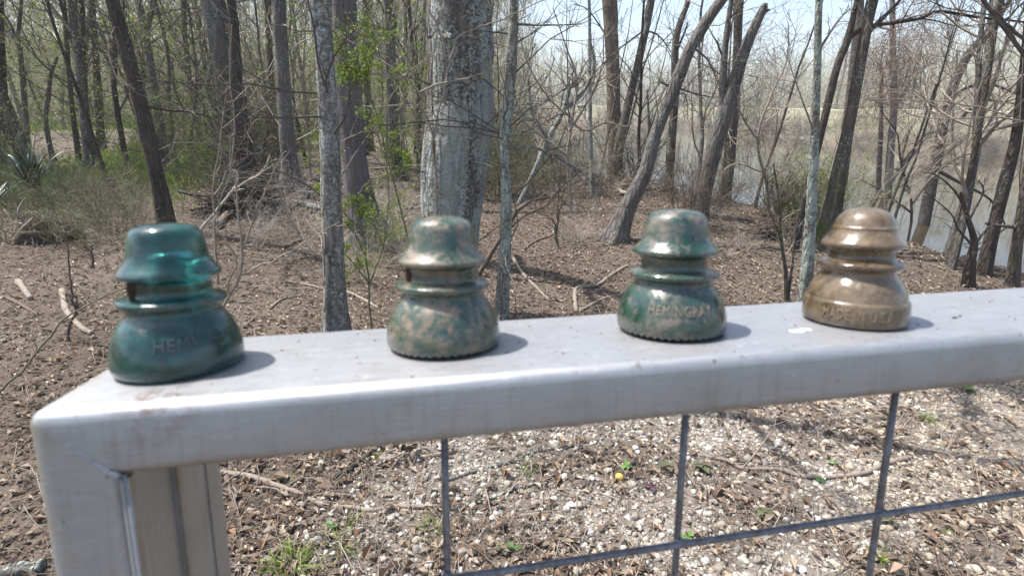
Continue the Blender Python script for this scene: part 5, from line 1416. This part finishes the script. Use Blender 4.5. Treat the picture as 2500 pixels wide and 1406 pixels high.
def tuft(label, x, y, hpx, n, seed, spread=0.5, cols=None, lean=(0, 0)):
    rng = np.random.default_rng(seed)
    g = ground(x, y); H = 2 * width_at(g, hpx)
    cols = np.array([[0.20, 0.31, 0.03], [0.28, 0.37, 0.05], [0.15, 0.25, 0.03]]) if cols is None else cols
    a = rng.uniform(0, 6.28, n); b = rng.random(n) ** 0.5 * H * spread * 0.5
    p = np.stack([b * np.cos(a), b * np.sin(a), np.full(n, -0.004)], -1)
    d = norm(np.stack([np.cos(a) * 0.7 + lean[0], np.sin(a) * 0.7 + lean[1], rng.uniform(0.5, 1.4, n)], -1) + rng.normal(size=(n, 3)) * 0.25)
    L = H * rng.uniform(0.6, 1.3, (n, 1)); w = rng.uniform(0.0012, 0.0026, (n, 1))
    s = norm(np.cross(d, rng.normal(size=(n, 3)))); rows = []
    for k in range(5):
        ww = w * (1 - (k / 4) ** 1.5)
        rows += [p - s * ww, p + s * ww]; p = p + d * L / 4; d = norm(d + np.array([0, 0, -0.32]))
    V = np.stack(rows, 1)
    i = np.arange(n)[:, None] * 10; Fq = np.concatenate([np.stack([i[:, 0] + 2 * k, i[:, 0] + 2 * k + 1, i[:, 0] + 2 * k + 3, i[:, 0] + 2 * k + 2], -1) for k in range(4)])
    mb = MB(); mb.add(V.reshape(-1, 3), Fq, np.repeat(cols[rng.integers(0, len(cols), n)], 10, 0))
    o = mb.build('grass_tuft', GBLADE, smooth=True); o.location = g
    put(o, label, 'grass tuft')
for k, (lb, x, y, h, n, sp) in enumerate([('bright green grass tuft beside the post, biggest on the gravel', 712, 1385, 62, 150, 1.1), ('upright grass sprig close to the big bright tuft', 832, 1345, 55, 34, 0.5),
        ('mossy low grass tuft touching the near wire', 1052, 1292, 38, 60, 0.9), ('small yellowish grass tuft behind the near wire', 1292, 1150, 30, 40, 0.7), ('tiny yellow-green sprig under the sagging branch', 706, 1168, 22, 26, 0.6),
        ('green sprig under the rail by the stout branch', 912, 1118, 26, 26, 0.5), ('yellow-green grass tuft alone on the open gravel beyond the far wire', 2263, 1030, 30, 44, 0.6), ('tall soft sprig touching the far wire below the crossing', 2144, 1362, 46, 40, 0.3),
        ('lone thin grass blades beside the sagging branch', 845, 1300, 80, 9, 0.2), ('flat sprig on bare soil near the far wire', 2310, 1300, 16, 22, 0.9)]):
    tuft(lb, x, y, h, n, 170 + k, sp)
def seedling(label, x, y, spx, n, seed, cols):
    rng = np.random.default_rng(seed)
    g = ground(x, y); S = 2 * width_at(g, spx)
    root = empty('seedling', g, label, 'seedling')
    mb = MB(); tubes(mb, np.array([[0, 0, -0.004], [0.002, 0, S * 0.35], [0, 0.002, S * 0.6]]), np.array([0.0012, 0.001, 0.0008]), 5); mb.build('stem', TWIG_G, root)
    for k in range(n):
        a = k * 2.4 + rng.uniform(-0.3, 0.3); L = S * rng.uniform(0.55, 0.9); z = S * (0.3 + 0.35 * k / n); el = rng.uniform(0.0, 0.5)
        d = np.array([math.cos(a) * math.cos(el), math.sin(a) * math.cos(el), math.sin(el)]); s = np.array([-math.sin(a), math.cos(a), 0]); up = np.cross(d, s) * -1
        rows = []
        for t, w in ((0, 0.02), (0.2, 0.22), (0.45, 0.34), (0.7, 0.28), (0.9, 0.12), (1.0, 0.01)):
            c = np.array([0, 0, z]) + d * L * t - np.array([0, 0, 0.25 * L * t * t])
            rows.append([c - s * w * L + np.array([0, 0, 0.09 * L * (w > 0.05)]), c, c + s * w * L + np.array([0, 0, 0.09 * L * (w > 0.05)])])
        V = np.array(rows); i = np.arange(5)[:, None] * 3; j = np.arange(2)[None]
        mb = MB(); mb.add(V.reshape(-1, 3), np.stack([i + j, i + j + 1, i + 4 + j, i + 3 + j], -1).reshape(-1, 4), cols[int(rng.integers(len(cols)))])
        mb.build('leaf', GBLADE, root)
GREEN = np.array([[0.09, 0.20, 0.05], [0.13, 0.26, 0.06]]); DULL = np.array([[0.13, 0.15, 0.075], [0.16, 0.13, 0.085]]); PURP = np.array([[0.10, 0.05, 0.07]])
for k, (lb, x, y, s, n, cc) in enumerate([('heart-leaved green seedling amid brown leaves by the sagging branch', 812, 1292, 26, 3, GREEN), ('two-leaved bright seedling right of the near wire', 1256, 1345, 30, 3, GREEN), ('dull seedling cluster beside the two-leaved bright one', 1228, 1350, 30, 5, DULL),
        ('greyish broad-leaved seedling before the middle wire', 1625, 1150, 34, 6, DULL), ('low broad-leaved weed just past the middle wire', 1715, 1148, 30, 6, DULL), ('purple-leaved weed on the white gravel', 1588, 1196, 26, 4, PURP), ('small green weed on the white gravel above the purple one', 1528, 1148, 26, 5, GREEN),
        ('tiny green seedling near the curved grey branch', 2002, 1182, 22, 3, GREEN), ('small weed at the foot of the middle wire crossing', 1680, 1320, 24, 4, GREEN), ('weed tucked beside the far wire crossing', 2172, 1280, 30, 5, DULL), ('dark green weed under the rail at the far end', 2365, 958, 26, 5, GREEN),
        ('pale green sprout lying in the middle of the gravel', 2035, 1136, 20, 2, GREEN), ('creeping weed low on the soil between the wires', 1862, 1262, 30, 6, DULL)]):
    seedling(lb, x, y, s, n, 190 + k, cc)

def fruit():
    g = ground(1512, 1170); r = width_at(g, 21)
    bm = bmesh.new(); bmesh.ops.create_icosphere(bm, subdivisions=3, radius=float(r))
    for v in bm.verts:
        v.co *= 1 + 0.08 * mnoise.noise(v.co * 60); v.co.z *= 0.9
    for f in bm.faces: f.smooth = True
    me = bpy.data.meshes.new('fruit'); bm.to_mesh(me); bm.free(); me.materials.append(plain('yellow_skin', (0.50, 0.36, 0.08), 0.2, 0.5, 120))
    o = bpy.data.objects.new('fallen_fruit', me); COL.objects.link(o); o.location = g + np.array([0, 0, r * 0.7])
    put(o, 'single round yellow fruit lying on the white gravel', 'fruit')
fruit()
# ------------------------------------------------------------------ small platform across the river
def footbridge():
    m = plain('weathered_planks', (0.46, 0.42, 0.35), 0.15, 0.85, 3)
    ph, _ = polar(at_v(1842, 262, 50)); r1, r3 = river_edges(ph); r = float(r3 + 5)
    g = on_ground(r * math.sin(ph), r * math.cos(ph))
    base = np.array([g[0], g[1], g[2]])
    root = empty('river_platform', base, 'pale wooden platform with posts on the far bank', 'platform')
    root.rotation_euler = (0, 0, -ph - YAW)
    H = 1.5
    for x in np.linspace(-3.4, 3.4, 12):
        bm_obj(box_bm(x - 0.29, x + 0.29, -1.0, 1.0, H, H + 0.09, 0.01, 1), 'plank', m, root)
    for x in (-3.2, 0, 3.2):
        for y in (-0.9, 0.9):
            bm_obj(box_bm(x - 0.09, x + 0.09, y - 0.09, y + 0.09, -1.2, H - 0.003, 0.01, 1), 'post', m, root)
    for y in (-0.98, 0.98):
        bm_obj(box_bm(-3.5, 3.5, y - 0.05, y + 0.05, H + 0.8, H + 0.92, 0.01, 1), 'handrail', m, root)
        for x in (-3.3, -1.1, 1.1, 3.3):
            bm_obj(box_bm(x - 0.05, x + 0.05, y - 0.045, y + 0.045, H + 0.093, H + 0.798, 0.01, 1), 'rail_post', m, root)
footbridge()

# ------------------------------------------------------------------ the thin spring haze over the river
def haze():
    bm = bmesh.new(); bmesh.ops.create_cube(bm, size=1.0)
    for v in bm.verts: v.co = Vector((v.co.x * 560, v.co.y * 560, 16.3 + v.co.z * 41.4))
    t = NT('haze')
    p = t.node('VolumePrincipled')
    p.inputs['Color'].default_value = (1.0, 1.0, 1.0, 1)
    p.inputs['Density'].default_value = 0.0012
    p.inputs['Anisotropy'].default_value = 0.0
    t.link(p.outputs[0], t.out.inputs['Volume'])
    me = bpy.data.meshes.new('haze'); bm.to_mesh(me); bm.free(); me.materials.append(t.m)
    o = bpy.data.objects.new('haze', me); COL.objects.link(o); put(o, kind='stuff', label='thin pale haze over the whole place', cat='haze')
haze()
